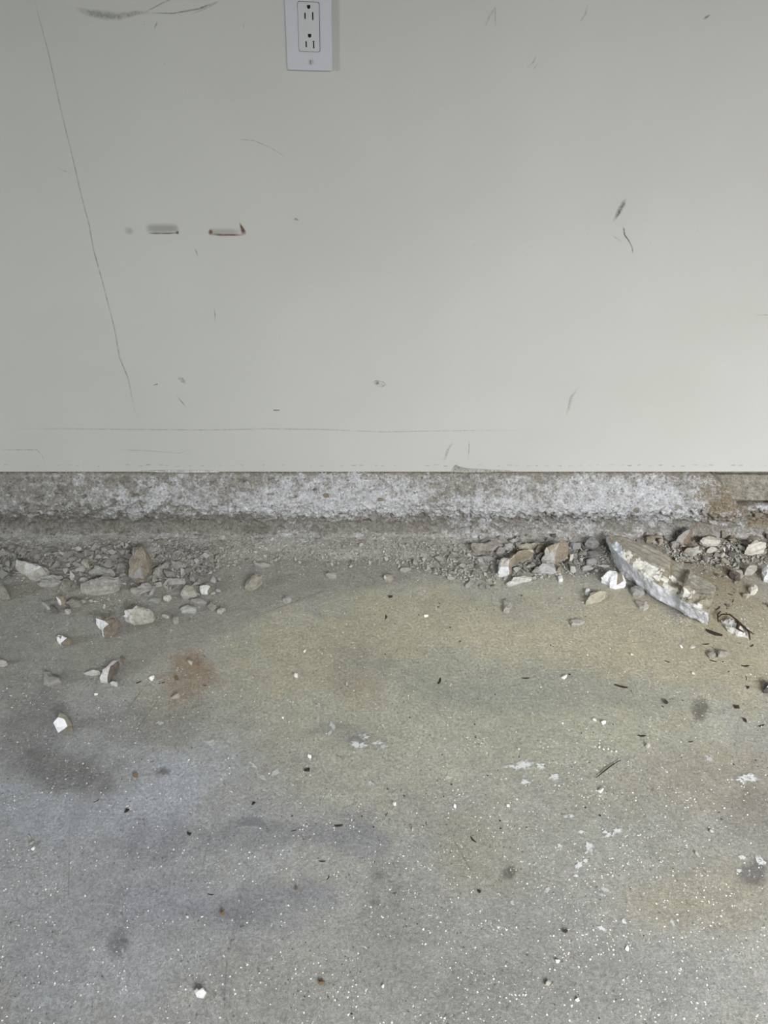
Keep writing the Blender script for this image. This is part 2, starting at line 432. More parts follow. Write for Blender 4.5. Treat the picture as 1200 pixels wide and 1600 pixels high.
def chunk(poly, label, col=GREY, h=None, dirs=(), base=None, seed=None, rough=1.0, tilt=None, topf=.78, group=None, name='concrete_chunk', cat='rubble', flat=False):
    seed = seed if seed is not None else int(abs(poly[0][0]*31+poly[0][1]*17))+len(poly)
    rr = random.Random(seed)
    xs = [p[0] for p in poly]; ys = [p[1] for p in poly]
    polys.append((min(xs), max(xs), min(ys), max(ys), poly))
    wpx = max(xs)-min(xs); hpx = max(ys)-min(ys)
    cpx, cpy = (max(xs)+min(xs))/2, (max(ys)+min(ys))/2
    g = on_z(cpx, cpy); dep = (g-CAM).dot(Vector((0, cP, -sP))); s = dep/FPX
    e = math.atan2(CAM.z, (g-CAM).y)
    ax, ay = np.array(xs)-np.mean(xs), (np.array(ys)-np.mean(ys))/math.sin(e)
    ev = np.linalg.eigvalsh(np.cov(np.stack([ax, ay])))
    minor = 2*math.sqrt(max(ev[0], 1))*1.5
    if h is None: h = .78*minor*s
    h = max(h, .004)
    if base is None: base = ground(g.x, g.y)
    zc = base+h*.5
    P = [on_z(x, y, zc) for x, y in poly]
    cy = (max(p.y for p in P)+min(p.y for p in P))/2; cxw = sum(p.x for p in P)/len(P)
    dY = max(p.y for p in P)-min(p.y for p in P)
    k = max(.5, 1-h*math.cos(e)/(dY*math.sin(e)+1e-6)*.85)
    P = [Vector((p.x, cy+(p.y-cy)*k, 0)) for p in P]
    # area sign
    A = sum(P[i].x*P[(i+1) % len(P)].y-P[(i+1) % len(P)].x*P[i].y for i in range(len(P)))
    if A < 0: P.reverse()
    # subdivide long edges
    Q = []
    size = max(wpx*s, dY)
    mx = max(.011, size*.34)
    for i in range(len(P)):
        a, b = P[i], P[(i+1) % len(P)]; n = max(1, int((b-a).length/mx))
        for j in range(n):
            q = a.lerp(b, j/n)
            if j: q = q+Vector((rr.uniform(-1, 1), rr.uniform(-1, 1), 0))*size*.02
            Q.append(q)
    c = Vector((cxw, cy, 0))
    if tilt is None: tilt = (rr.uniform(-.25, .25), rr.uniform(-.3, .1))
    ox, oy = c.x, c.y
    bm = bmesh.new(); n = len(Q)
    def hz_(q): return h*(1+tilt[0]*(q.x-c.x)/size*2+tilt[1]*(q.y-c.y)/size*2)
    r0, r1, r2 = [], [], []
    ph = rr.uniform(0, 6.28)
    for i, q in enumerate(Q):
        d = q-c
        b = c+d*rr.uniform(.80, .95); r0.append(bm.verts.new((b.x-ox, b.y-oy, -.001)))
        mq = c+d*rr.uniform(.97, 1.04); r1.append(bm.verts.new((mq.x-ox, mq.y-oy, hz_(mq)*rr.uniform(.35, .6))))
        tf = topf*rr.uniform(.82, 1.18); t = c+d*min(tf, .98); r2.append(bm.verts.new((t.x-ox, t.y-oy, hz_(t)*rr.uniform(.66, 1.06))))
    for a, b in ((r0, r1), (r1, r2)):
        for i in range(n):
            j = (i+1) % n
            bm.faces.new((a[i], a[j], b[j])); bm.faces.new((a[i], b[j], b[i]))
    tc = c+Vector((rr.uniform(-.15, .15), rr.uniform(-.15, .15), 0))*size*.5
    tv = bm.verts.new((tc.x-ox, tc.y-oy, hz_(tc)*(1.0 if flat else rr.uniform(1.0, 1.12))))
    bv = bm.verts.new((0, 0, -.001))
    for i in range(n):
        j = (i+1) % n
        bm.faces.new((r2[i], r2[j], tv)); bm.faces.new((r0[j], r0[i], bv))
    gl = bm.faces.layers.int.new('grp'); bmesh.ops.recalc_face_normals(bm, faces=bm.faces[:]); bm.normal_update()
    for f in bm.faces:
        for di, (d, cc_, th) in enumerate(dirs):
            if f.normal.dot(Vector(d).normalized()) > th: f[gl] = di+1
    if size > .018:
        bmesh.ops.subdivide_edges(bm, edges=bm.edges[:], cuts=2 if size > .035 else 1, use_grid_fill=True)
    if size > .06:
        bmesh.ops.triangulate(bm, faces=bm.faces[:])
        bmesh.ops.subdivide_edges(bm, edges=[e_ for e_ in bm.edges if e_.calc_length() > .006], cuts=1)
    bm.normal_update()
    ap = min(.0028, size*.045)*rough; off = Vector((seed*1.37, seed*.71, 0))
    for v_ in bm.verts:
        if v_.co.z < .0005: continue
        nn = noise.fractal(v_.co*70+off, .8, 2.1, 4)
        n2 = noise.noise(v_.co*260+off)
        v_.co += v_.normal*(nn*ap*1.3+n2*ap*.5)
    bmesh.ops.triangulate(bm, faces=bm.faces[:])
    me = bm_mesh(name, bm)
    colour_mesh(me, col, dirs, seed=seed)
    o = link(name, me, MCHUNK, label=label, cat=cat, group=group)
    o.location = (ox, oy, base)
    placed.append((ox, oy, .42*(wpx*s+dY*k)/2))
    if wpx*s > 1.6*dY*k:
        for sx in (-.3, .3): placed.append((ox+sx*wpx*s, oy, dY*k*.45))
    return o
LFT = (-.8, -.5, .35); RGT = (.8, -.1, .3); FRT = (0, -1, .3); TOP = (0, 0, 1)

# ---- the big slab on the right, built by cross-sections
def big_slab():
    sp_ = [(946,836),(965,838),(982,842),(1010,851),(1040,867),(1080,892),(1120,917),(1110,960),(1105,975),(1075,965),(1037,942),(987,907),(962,877)]
    polys.append((946, 1120, 836, 975, sp_))
    U = [(950, 833), (968, 838), (988, 843), (1012, 851), (1042, 867), (1080, 891), (1104, 904), (1119, 916)]
    S_ = [(948, 836), (966, 847), (986, 863), (1014, 881), (1042, 893), (1072, 914), (1096, 930), (1112, 930)]
    R_ = [(947, 840), (960, 860), (982, 880), (1008, 900), (1036, 919), (1066, 938), (1092, 952), (1109, 958)]
    L_ = [(947, 850), (960, 873), (974, 898), (998, 915), (1028, 937), (1060, 953), (1084, 967), (1105, 975)]
    def interp(a, t):
        f = t*(len(a)-1); i = min(int(f), len(a)-2); f -= i
        return a[i][0]*(1-f)+a[i+1][0]*f, a[i][1]*(1-f)+a[i+1][1]*f
    n = 70; m_up, m_s, m_r = 9, 8, 9
    rows = []; tags = []
    for i in range(n):
        t = i/(n-1)
        zf = .62+.38*math.sin(math.pi*min(1, t*1.3+.12)) if t < .7 else 1.0
        u = on_z(*interp(U, t), .046*zf+.008); s2 = on_z(*interp(S_, t), .054*zf+.006); r_ = on_z(*interp(R_, t), .046*zf+.004)
        l_ = on_z(*interp(L_, t), .010)
        l0 = l_+Vector((0, .016, -.0095)); u0 = Vector((u.x, u.y-.004, .0005)); 
        row = []; tg = []
        def seg_(a, b, k, tag):
            for j in range(k): row.append(a.lerp(b, j/k)); tg.append(tag)
        seg_(u0, u, 6, 0); seg_(u, s2, m_up, 1); seg_(s2, r_, m_s, 2); seg_(r_, l_, m_r, 3); seg_(l_, l0, 3, 3); seg_(l0, u0, 3, 4)
        rows.append(row); tags = tg
    c0 = sum((p for r in rows for p in r), Vector())/(len(rows)*len(rows[0])); c0.z = 0
    bm = bmesh.new(); m = len(rows[0]); cl = bm.loops.layers.float_color.new('Col')
    V = [[bm.verts.new(p-c0) for p in r] for r in rows]
    F = []
    for i in range(n-1):
        for j in range(m):
            F.append((bm.faces.new((V[i][j], V[i+1][j], V[i+1][(j+1) % m], V[i][(j+1) % m])), tags[j], i/(n-1)))
    for end in (0, n-1):
        r = V[end]; cc = bm.verts.new(sum((v.co for v in r), Vector())/m)
        for j in range(m): F.append((bm.faces.new((r[j], r[(j+1) % m], cc)), 5, end/(n-1)))
    bmesh.ops.recalc_face_normals(bm, faces=bm.faces); bm.normal_update()
    nd = {}
    for i in range(n):
        for j in range(m):
            v = V[i][j]; tg = tags[j]; t = i/(n-1)
            a = {0: .0015, 1: .0010, 2: .0036, 3: .0026, 4: .001}[tg]
            q = v.co
            f1 = noise.fractal(q*38, .8, 2.1, 4); f2 = noise.noise(q*190); f3 = noise.noise(q*80)
            dd = v.normal*(a*(f1*1.2+f2*.7+f3*.6))
            if tg == 1:   # long saw-like tool lines and a step across the slab
                dd += v.normal*(.0008*math.sin(j*2.6+f3)); dd += Vector((0, 0, -.002))*math.exp(-((t-.60)/.012)**2)
                if t > .6: dd += Vector((0, 0, -.0025))
            nd[v] = dd
    for v, dd in nd.items():
        v.co += dd
        if v.co.z < .0004: v.co.z = .0004
    rr = random.Random(3)
    for f, tg, t in F:
        q = f.calc_center_median(); nz = noise.fractal(q*45, .8, 2, 3)
        base = {0: (140, 134, 120), 1: (166, 161, 148), 2: (184, 178, 162), 3: (216, 217, 222), 4: (140, 136, 128), 5: (160, 152, 134)}[tg]
        c = np.array(srgb(*base))
        if tg == 2:
            c = np.array(srgb(224, 222, 214)) if nz > .05 else np.array(srgb(160, 153, 136))
            if t < .22 and nz > -.2: c = np.array(srgb(228, 231, 236))
        if tg == 1 and (nz > .35): c = np.array(srgb(188, 184, 172))
        if tg == 1 and abs(t-.60) < .008: c = np.array(srgb(150, 138, 118))
        c = c*(1+rr.uniform(-.05, .05))
        for lp in f.loops: lp[cl] = (*c, 1)
    bmesh.ops.triangulate(bm, faces=bm.faces[:])
    me = bpy.data.meshes.new('concrete_slab'); bm.to_mesh(me); bm.free()
    o = link('concrete_slab', me, MCHUNK, label='large long broken concrete slab with white rough lower face, lying before the curb at right', cat='rubble')
    o.location = c0
    for k in range(12):
        p = on_z(*interp([((a[0]+b[0])/2, (a[1]+b[1])/2) for a, b in zip(S_, R_)], k/11), .03); placed.append((p.x, p.y, .026))
big_slab()

# ---- left pile, traced one by one
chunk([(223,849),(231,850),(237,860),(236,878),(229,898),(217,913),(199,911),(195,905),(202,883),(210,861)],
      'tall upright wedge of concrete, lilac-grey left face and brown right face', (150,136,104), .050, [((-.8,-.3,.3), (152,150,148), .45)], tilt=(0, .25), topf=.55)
chunk([(27,877),(34,872),(44,876),(58,877),(73,885),(78,893),(68,903),(47,908),(37,901),(37,890),(30,885)],
      'rounded pale knobbly concrete lump with a small white head, near the left frame edge', (180,175,158), .034, [((-.7,-.2,.6), (198,196,188), .6)])
chunk([(-14,904),(0,906),(7,912),(11,923),(10,937),(0,938),(-14,935)], 'grey concrete chunk cut off by the left frame edge below the pile', (146,140,122), .026)
chunk([(69,905),(80,899),(98,896),(99,899),(90,906),(75,909)], 'thin grey sliver lying right against the pale knobbly lump', GREY, .013)
chunk([(57,913),(67,907),(93,903),(100,906),(93,912),(78,917),(62,918)], 'long flat grey flake in front of the pale knobbly lump', GREY, .012)
chunk([(100,903),(108,901),(115,907),(107,920),(98,926),(92,922)], 'narrow grey-brown flake slanting between the long flat flake and the wide slab', (148,142,122), .014)
chunk([(123,920),(133,913),(160,905),(185,899),(190,902),(185,917),(175,923),(147,931),(128,931)], 'wide flat grey slab left of the tall upright wedge', (170,165,151), .024, flat=True, topf=.9)
chunk([(137,895),(150,882),(162,886),(177,898),(178,902),(160,902),(145,897)], 'grey triangular chunk behind the wide flat slab', (158,153,140), .018)
chunk([(123,907),(128,902),(137,901),(138,907),(132,911)], 'small light grey chip on the left back corner of the wide flat slab', (176,172,160), .012)
chunk([(115,882),(120,876),(127,879),(127,888),(122,890),(117,887)], 'small dull grey lump left of the pale round one in the left pile', GREY, .013)
chunk([(128,875),(135,872),(142,876),(138,887),(132,890),(127,883)], 'small pale round lump behind the grey triangular chunk', (180,172,146), .016)
chunk([(93,928),(100,927),(104,933),(100,943),(93,947),(88,942)], 'small wedge with white left side and tan right side below the narrow flake', (160,146,110), .018, [((-.9,-.2,.2), WHT, .4)])
chunk([(67,940),(77,938),(79,947),(77,956),(72,953),(72,946)], 'small hooked grey piece at the left end of the lower cluster', (168,164,154), .012)
chunk([(102,942),(117,933),(127,942),(123,947),(108,950)], 'grey angular piece right of the white-sided wedge', (150,142,126), .014)
chunk([(124,938),(132,935),(133,940),(128,943)], 'tiny tan chip at the right end of the lower cluster', TAN, .007)
chunk([(80,948),(88,945),(92,953),(88,959),(79,958)], 'dark grey lump in the middle of the lower cluster', DRK, .011)
chunk([(101,952),(107,949),(111,954),(107,960),(101,959)], 'small pale crumb in front of the lower cluster', (184,178,160), .009)
chunk([(154,965),(160,961),(172,963),(186,963),(187,972),(180,982),(170,992),(158,998),(157,990),(159,978)],
      'brown heart-shaped chunk with a narrow white left edge', (146,128,100), .030, [((-.9,-.3,.1), WHT, .55)], flat=True, topf=.9)
chunk([(90,992),(93,991),(99,997),(104,994),(112,994),(115,1000),(106,1008),(93,1008),(89,1002)],
      'small chunk with bright white left half and brown right half', (140,122,88), .016, [((-.8,-.4,.4), (236,236,240), .45)])
chunk([(71,1050),(80,1048),(95,1065),(76,1075),(68,1070)], 'flat grey five-sided flake alone left of the diagonal striped piece', (158,153,140), .013, flat=True, topf=.88)
chunk([(130,1052),(139,1047),(156,1046),(158,1051),(139,1056)], 'pale finger-shaped flake lying left of the diagonal striped piece', (190,187,176), .009)
chunk([(154,1066),(160,1053),(180,1031),(188,1033),(184,1044),(171,1061),(165,1069)],
      'diagonal elongated piece with white patches and a brown side', (204,202,198), .018, [((.8,-.3,.2), (118,104,86), .5)])
chunk([(189,1030),(196,1027),(200,1034),(193,1039)], 'small brown round chip at the upper end of the diagonal piece', BRN, .011)
chunk([(172,1066),(178,1062),(184,1068),(181,1073)], 'small pale round chip at the lower end of the diagonal piece', (206,200,186), .010)
chunk([(81,1135),(97,1113),(110,1113),(113,1126),(110,1139),(102,1143),(82,1143)],
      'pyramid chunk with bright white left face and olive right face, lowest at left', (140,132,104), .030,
      [((-.8,-.5,.35), (240,241,246), .45)], topf=.45)  # lit left and shaded right of the pyramid painted into its colours
chunk([(-6,1032),(8,1031),(12,1036),(4,1041),(-6,1041)], 'small pale tan stone cut by the left frame edge, well below the pile', (184,176,158), .011)
chunk([(192,964),(207,953),(217,945),(235,947),(243,955),(237,966),(220,973),(202,977)],
      'large oval chunk speckled with white aggregate, in front of the tall wedge', (182,176,154), .028, [((-.8,-.3,.3), (214,212,204), .5)])
chunk([(204,927),(233,908),(239,916),(211,932)], 'grey bar-shaped piece lying in front of the tall wedge', (168,164,152), .013, flat=True, topf=.9)
chunk([(240,911),(255,907),(252,914),(242,918)], 'small tan-grey tile to the right of the bar-shaped piece', (170,164,144), .009)
chunk([(263,905),(290,904),(291,910),(263,913)], 'flat oblong grey flake right of the small tan-grey tile', (166,162,150), .010, flat=True, topf=.9)
chunk([(265,876),(273,875),(292,881),(286,890),(268,884)], 'flat light grey tile tilted at the back, right of the tall wedge', (170,166,154), .013, flat=True, topf=.9)
chunk([(254,891),(266,888),(272,898),(258,903)], 'squarish grey lump between the tilted tile and the oblong flake', (146,142,130), .013)
chunk([(236,900),(250,883),(264,873),(266,877),(253,889),(248,901),(239,903)], 'long sloping grey sliver leaning right of the tall wedge', (164,160,146), .015)
chunk([(280,929),(290,916),(306,911),(308,929),(283,938)], 'speckled whitish-brown chunk left of the white chip', (178,170,148), .018)
chunk([(312,918),(329,910),(332,920),(323,929),(312,929)], 'bright white squarish chip at the right end of the left pile', (214,212,204), .016, [((.8,0,.2), (150,136,104), .6)])
chunk([(281,951),(294,945),(308,949),(306,958),(283,959)], 'flat lilac-grey piece lowest in the left pile', (172,170,166), .012)
chunk([(297,938),(316,933),(323,942),(307,946)], 'grey flake just above the flat lilac-grey piece', (152,148,138), .010)
chunk([(324,947),(332,937),(339,948),(330,957)], 'dull grey mound beside the pale leaning chip', (146,142,132), .011)
chunk([(338,958),(347,945),(352,949),(344,960)], 'pale narrow chip leaning at the right of the dull grey mound', (186,180,160), .010)
chunk([(253,961),(261,959),(265,963),(261,967)], 'tiny pale oval chip below the oval speckled chunk', (196,194,184), .007)
chunk([(268,969),(273,962),(281,966),(279,973),(270,976)], 'small grey lump alone below the left pile', (158,152,136), .011)
chunk([(255,938),(261,927),(268,933),(262,940)], 'small whitish wedge above the oval speckled chunk', (194,190,176), .010)
chunk([(231,938),(244,931),(252,938),(247,944)], 'flat dusty grey lump behind the oval speckled chunk', (154,150,138), .009)
chunk([(379,922),(392,902),(405,895),(411,902),(401,915),(386,926)], 'olive-grey pitted chunk standing alone right of the left pile', (160,154,126), .022)
chunk([(397,881),(412,875),(421,883),(407,888)], 'flat grey flake behind the olive-grey pitted chunk', (160,157,146), .010)
chunk([(441,937),(449,930),(455,937),(449,943)], 'small grey lump at the start of the clean arc', (166,162,150), .012)
chunk([(509,898),(518,892),(527,896),(526,904),(514,904)], 'small dusty lump with dark cracks in the middle of the dust', (158,154,142), .012)
chunk([(600,902),(607,895),(615,900),(612,910),(603,910)], 'small lump with white left face and brown shadowed side, middle of the photo', (160,150,126), .014, [(LFT, WHT, .6)])
chunk([(625,887),(633,885),(642,888),(633,895),(625,892)], 'small flat grey pebble up-right of the middle lump', GREY, .009)
# lone pieces on the open floor
chunk([(785,938),(793,933),(800,940),(797,958),(788,958)], 'small oblong dusty crumb standing alone below the centre-right pile', (164,158,144), .010)
chunk([(890,970),(897,965),(908,966),(914,971),(906,979),(893,979)], 'flat shell-shaped grey chip alone on the floor left of the big slab', (166,158,144), .009)
chunk([(1193,1067),(1202,1062),(1214,1068),(1212,1084),(1196,1082)], 'dark chunk with a white top cut by the right frame edge', (84,78,76), .016, [(TOP, (214,216,224), .8)])
chunk([(1104,1020),(1112,1015),(1118,1024),(1110,1030)], 'small grey dusty clod left of its twin below the bark pieces', (150,142,126), .008)
chunk([(1121,1018),(1132,1013),(1140,1019),(1133,1029),(1123,1027)], 'grey dusty clod with dark specks below the bark pieces', (156,148,132), .010)
# ---- centre-right pile
chunk([(736,860),(772,843),(785,847),(775,853),(742,864)], 'long grey-brown splinter slab leaning against the curb at the left of the centre pile', (150,142,124), .020, flat=True, topf=.9)
chunk([(751,843),(766,843),(760,849),(751,848)], 'small grey flake on the ledge above the long splinter slab', (164,160,152), .008)
chunk([(775,858),(783,853),(789,860),(782,868),(776,865)], 'rounded grey lump at the right end of the long splinter slab', (156,150,134), .012)
chunk([(742,869),(760,866),(778,869),(774,874),(763,878),(755,873)], 'flat jagged grey flake under the long splinter slab', (146,143,136), .009)
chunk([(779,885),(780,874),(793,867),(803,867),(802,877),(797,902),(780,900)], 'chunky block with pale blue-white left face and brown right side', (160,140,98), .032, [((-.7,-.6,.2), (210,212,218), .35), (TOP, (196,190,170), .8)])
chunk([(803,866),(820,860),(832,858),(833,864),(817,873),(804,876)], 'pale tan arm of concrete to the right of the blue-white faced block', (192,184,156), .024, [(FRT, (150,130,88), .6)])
chunk([(792,915),(800,907),(820,897),(832,898),(831,903),(818,906),(807,912),(795,917)], 'elongated pale flake, lowest of the centre pile', (196,194,182), .013)
chunk([(823,883),(833,878),(838,883),(838,890),(823,889)], 'small grey slab in the hollow between the two big centre chunks', (162,158,148), .010)
chunk([(863,851),(873,847),(887,852),(885,862),(876,873),(870,880),(858,880),(848,874),(860,860)], 'tall grey leaning chunk, highest of the centre pile', (172,168,156), .040, [((.8,-.3,.2), (158,136,98), .5)], tilt=(0, .2))
chunk([(838,893),(843,883),(857,880),(868,882),(870,896),(857,894),(847,897)], 'lilac-grey rough lump in front of the tall leaning chunk', (172,169,170), .018)
chunk([(869,882),(876,884),(878,897),(871,897)], 'brown crumbly lump at the right foot of the tall leaning chunk', (160,138,98), .014)
chunk([(871,900),(877,899),(880,909),(874,910)], 'small white triangular chip below the brown crumbly lump', (222,221,218), .008)
chunk([(808,855),(832,848),(853,845),(864,847),(857,850),(833,855),(817,859)], 'thin long brown-edged flake lying along the curb foot behind the centre pile', (168,156,126), .010)
chunk([(836,858),(841,853),(850,852),(847,859),(839,863)], 'yellowish wedge left of the tall leaning chunk', (166,152,112), .014)
chunk([(837,866),(844,863),(850,867),(846,875),(838,873)], 'grey lump in shade left of the tall leaning chunk', (138,134,132), .013)
chunk([(877,870),(883,868),(888,872),(882,877)], 'small tan pebble right of the tall leaning chunk', (180,166,132), .009)
chunk([(889,867),(895,866),(896,875),(891,876)], 'small upright cream chip beside the tan pebble', (206,198,178), .011)
chunk([(890,848),(906,847),(908,854),(896,857)], 'smooth lilac-grey block near the curb behind the cream chip', (148,145,146), .014)
chunk([(912,842),(920,837),(933,843),(938,852),(927,857),(915,853)], 'angular dark grey chunk left of the big slab end', (136,133,132), .020)
chunk([(915,860),(935,859),(937,867),(922,868)], 'dark flat chunk below the angular dark grey one', (112,108,110), .012)
chunk([(916,874),(928,871),(934,877),(926,884),(917,881)], 'lilac-grey lump left of the big slab middle', (148,145,144), .011)
chunk([(908,887),(918,884),(927,888),(922,892),(911,892)], 'thin lilac-grey flake at the front edge of the centre pile', (164,161,158), .007)
chunk([(932,883),(953,881),(952,886),(936,887)], 'thin grey flake above the white cube-like stone', (160,157,154), .007)
chunk([(788,852),(795,848),(802,851),(800,857),(792,857)], 'light grey lump behind the pale tan arm', (168,166,160), .010)
chunk([(937,900),(945,890),(960,894),(972,897),(980,914),(967,922),(955,917),(952,910)], 'bright white stone with a brown rim directly left of the big slab', (228,230,236), .024, [((.8,-.1,.1), (146,128,92), .5)])
chunk([(917,945),(922,930),(942,920),(947,927),(940,937),(925,945)], 'yellowish rough chunk left below the bright white stone', (182,170,130), .020)
chunk([(913,921),(918,918),(923,923),(920,931),(915,928)], 'small white chip on the left of the yellowish rough chunk', (226,226,226), .010)
chunk([(985,920),(992,913),(1004,919),(1008,927),(1002,934),(990,931)], 'grey rounded chunk tucked under the front edge of the big slab', (150,147,140), .014)
chunk([(993,937),(1010,940),(1015,949),(1007,955),(1000,949)], 'flat greenish-grey stone below the one under the big slab', (168,163,146), .012)
# ---- right pile
chunk([(1060,829),(1068,825),(1080,827),(1079,840),(1073,850),(1060,849)], 'upright block against the curb with bluish dark left side and brown right side', (160,152,138), .030, [((-.9,-.1,.1), (96,98,106), .4), ((.9,0,.1), (146,118,80), .5)], topf=.85)  # shade on the block's left side painted in as a dark tint
chunk([(1073,853),(1090,855),(1091,862),(1085,869),(1070,860)], 'pale grey-green angular stone just below the upright block', (178,173,152), .018)
chunk([(1092,845),(1107,839),(1125,841),(1126,849),(1112,852),(1100,850)], 'whitish oval chunk against the curb right of the upright block', (198,192,170), .018)
chunk([(1104,858),(1112,853),(1120,857),(1115,863),(1106,863)], 'pale stone below the whitish oval chunk', (194,187,164), .011)
chunk([(1123,864),(1130,862),(1134,867),(1128,872)], 'small pale stone right of the stone below the oval chunk', (188,182,162), .009)
chunk([(1167,862),(1175,845),(1187,843),(1195,850),(1198,860),(1178,867)], 'pale yellowish chunk near the right frame edge by the curb', (202,194,168), .024)
chunk([(1134,885),(1146,887),(1158,896),(1162,902),(1160,908),(1152,908),(1140,897)], 'grey-brown oblong stone with a dark left side', (164,152,136), .018, [((-.8,-.5,.1), (100,86,72), .45)])  # dark left tint is shade painted into the stone's colour
chunk([(1159,881),(1175,881),(1183,890),(1180,899),(1167,899),(1162,888)], 'rounded grey stone touching the oblong stone on its right', (170,164,146), .018)
chunk([(1168,918),(1170,912),(1178,914),(1185,922),(1183,929),(1176,930)], 'pale faceted stone below the rounded grey stone', (212,206,182), .016)
chunk([(1160,929),(1166,925),(1172,930),(1168,936)], 'small tan stone at the lower left of the pale faceted stone', (184,172,140), .010)
chunk([(1187,884),(1194,882),(1210,893),(1212,912),(1197,906)], 'bright bluish-white chunk cut by the right frame edge', (214,216,224), .024)
chunk([(1046,848),(1053,845),(1058,852),(1051,856)], 'small grey stone left of the upright block', (156,151,140), .010)
chunk([(1007,841),(1015,836),(1024,840),(1022,848),(1012,848)], 'tan stone lying behind the big slab', (150,136,102), .012)
chunk([(1027,844),(1032,841),(1037,845),(1032,850)], 'small tan pebble right of the tan stone behind the big slab', (168,154,120), .009)
rub = chunk([(1126,967),(1137,960),(1148,968),(1155,980),(1170,987),(1172,997),(1155,995),(1135,980)], 'whitish crumbly chunk tangled with dark bark strands', (202,200,194), .013, rough=1.6)

# ------------------------------------------------------------------ small stones: shared shapes
def rock_mesh(name, seed, n=11, flat=.6, colour=None):
    rr = random.Random(seed); bm = bmesh.new()
    for i in range(n):
        v = Vector((rr.gauss(0, 1), rr.gauss(0, 1), rr.gauss(0, 1))).normalized()
        v = Vector((v.x*rr.uniform(.8, 1.1), v.y*rr.uniform(.6, .9), v.z*flat))
        bm.verts.new(v)
    bmesh.ops.convex_hull(bm, input=bm.verts[:])
    for v in [v for v in bm.verts if not v.link_faces]: bm.verts.remove(v)
    zmin = min(v.co.z for v in bm.verts)
    for v in bm.verts: v.co.z -= zmin
    me = bm_mesh(name, bm)
    if colour: colour_mesh(me, colour, jit=.14, seed=seed)
    return me
def put(me, m, px, py, rx, ry=None, name='pebble', label='', cat='pebble', group=None, rot=None, h=1.0, force=False, tiltz=0):
    g = on_z(px, py); s = (g-CAM).dot(Vector((0, cP, -sP)))/FPX
    rw = rx*s; 
    if not force and not free(g.x, g.y, rw*.30): return None
    placed.append((g.x, g.y, rw*.6))
    o = bpy.data.objects.new(name, me); C.objects.link(o)
    o.location = (g.x, g.y, ground(g.x, g.y)-.0004)
    o.scale = (rw, (ry or rx)*s*(1 if ry else 1), rw*h)
    o.rotation_euler = (0, 0, R.uniform(0, 6.28) if rot is None else rot)
    o['label'] = label; o['category'] = cat
    if group: o['group'] = group
    return o
frag = {}
for nm, cset in (('g', [(164,159,146), (178,173,160), (152,147,134)]), ('p', [(196,192,178), (208,206,198)]), ('d', [(116,111,104), (128,118,100)]), ('t', [(168,152,120), (152,136,106)])):
    frag[nm] = []
    for i in range(5):
        me = rock_mesh('fragment', 100+i*7+ord(nm), 9, .6, cset[i % len(cset)]); me.materials.append(MCHUNK); frag[nm].append(me)
def simple(seed, m, flat=.7, n=10):
    me = rock_mesh('pebble', seed, n, flat); me.materials.append(m); return me
PB = {'pale': [simple(i, MPALE) for i in (1, 2, 3)], 'grey': [simple(i, MGREY) for i in (4, 5)], 'tan': [simple(i, MTAN) for i in (6, 7)],
      'dark': [simple(i, MDARK, .6) for i in (8, 9, 10)]}

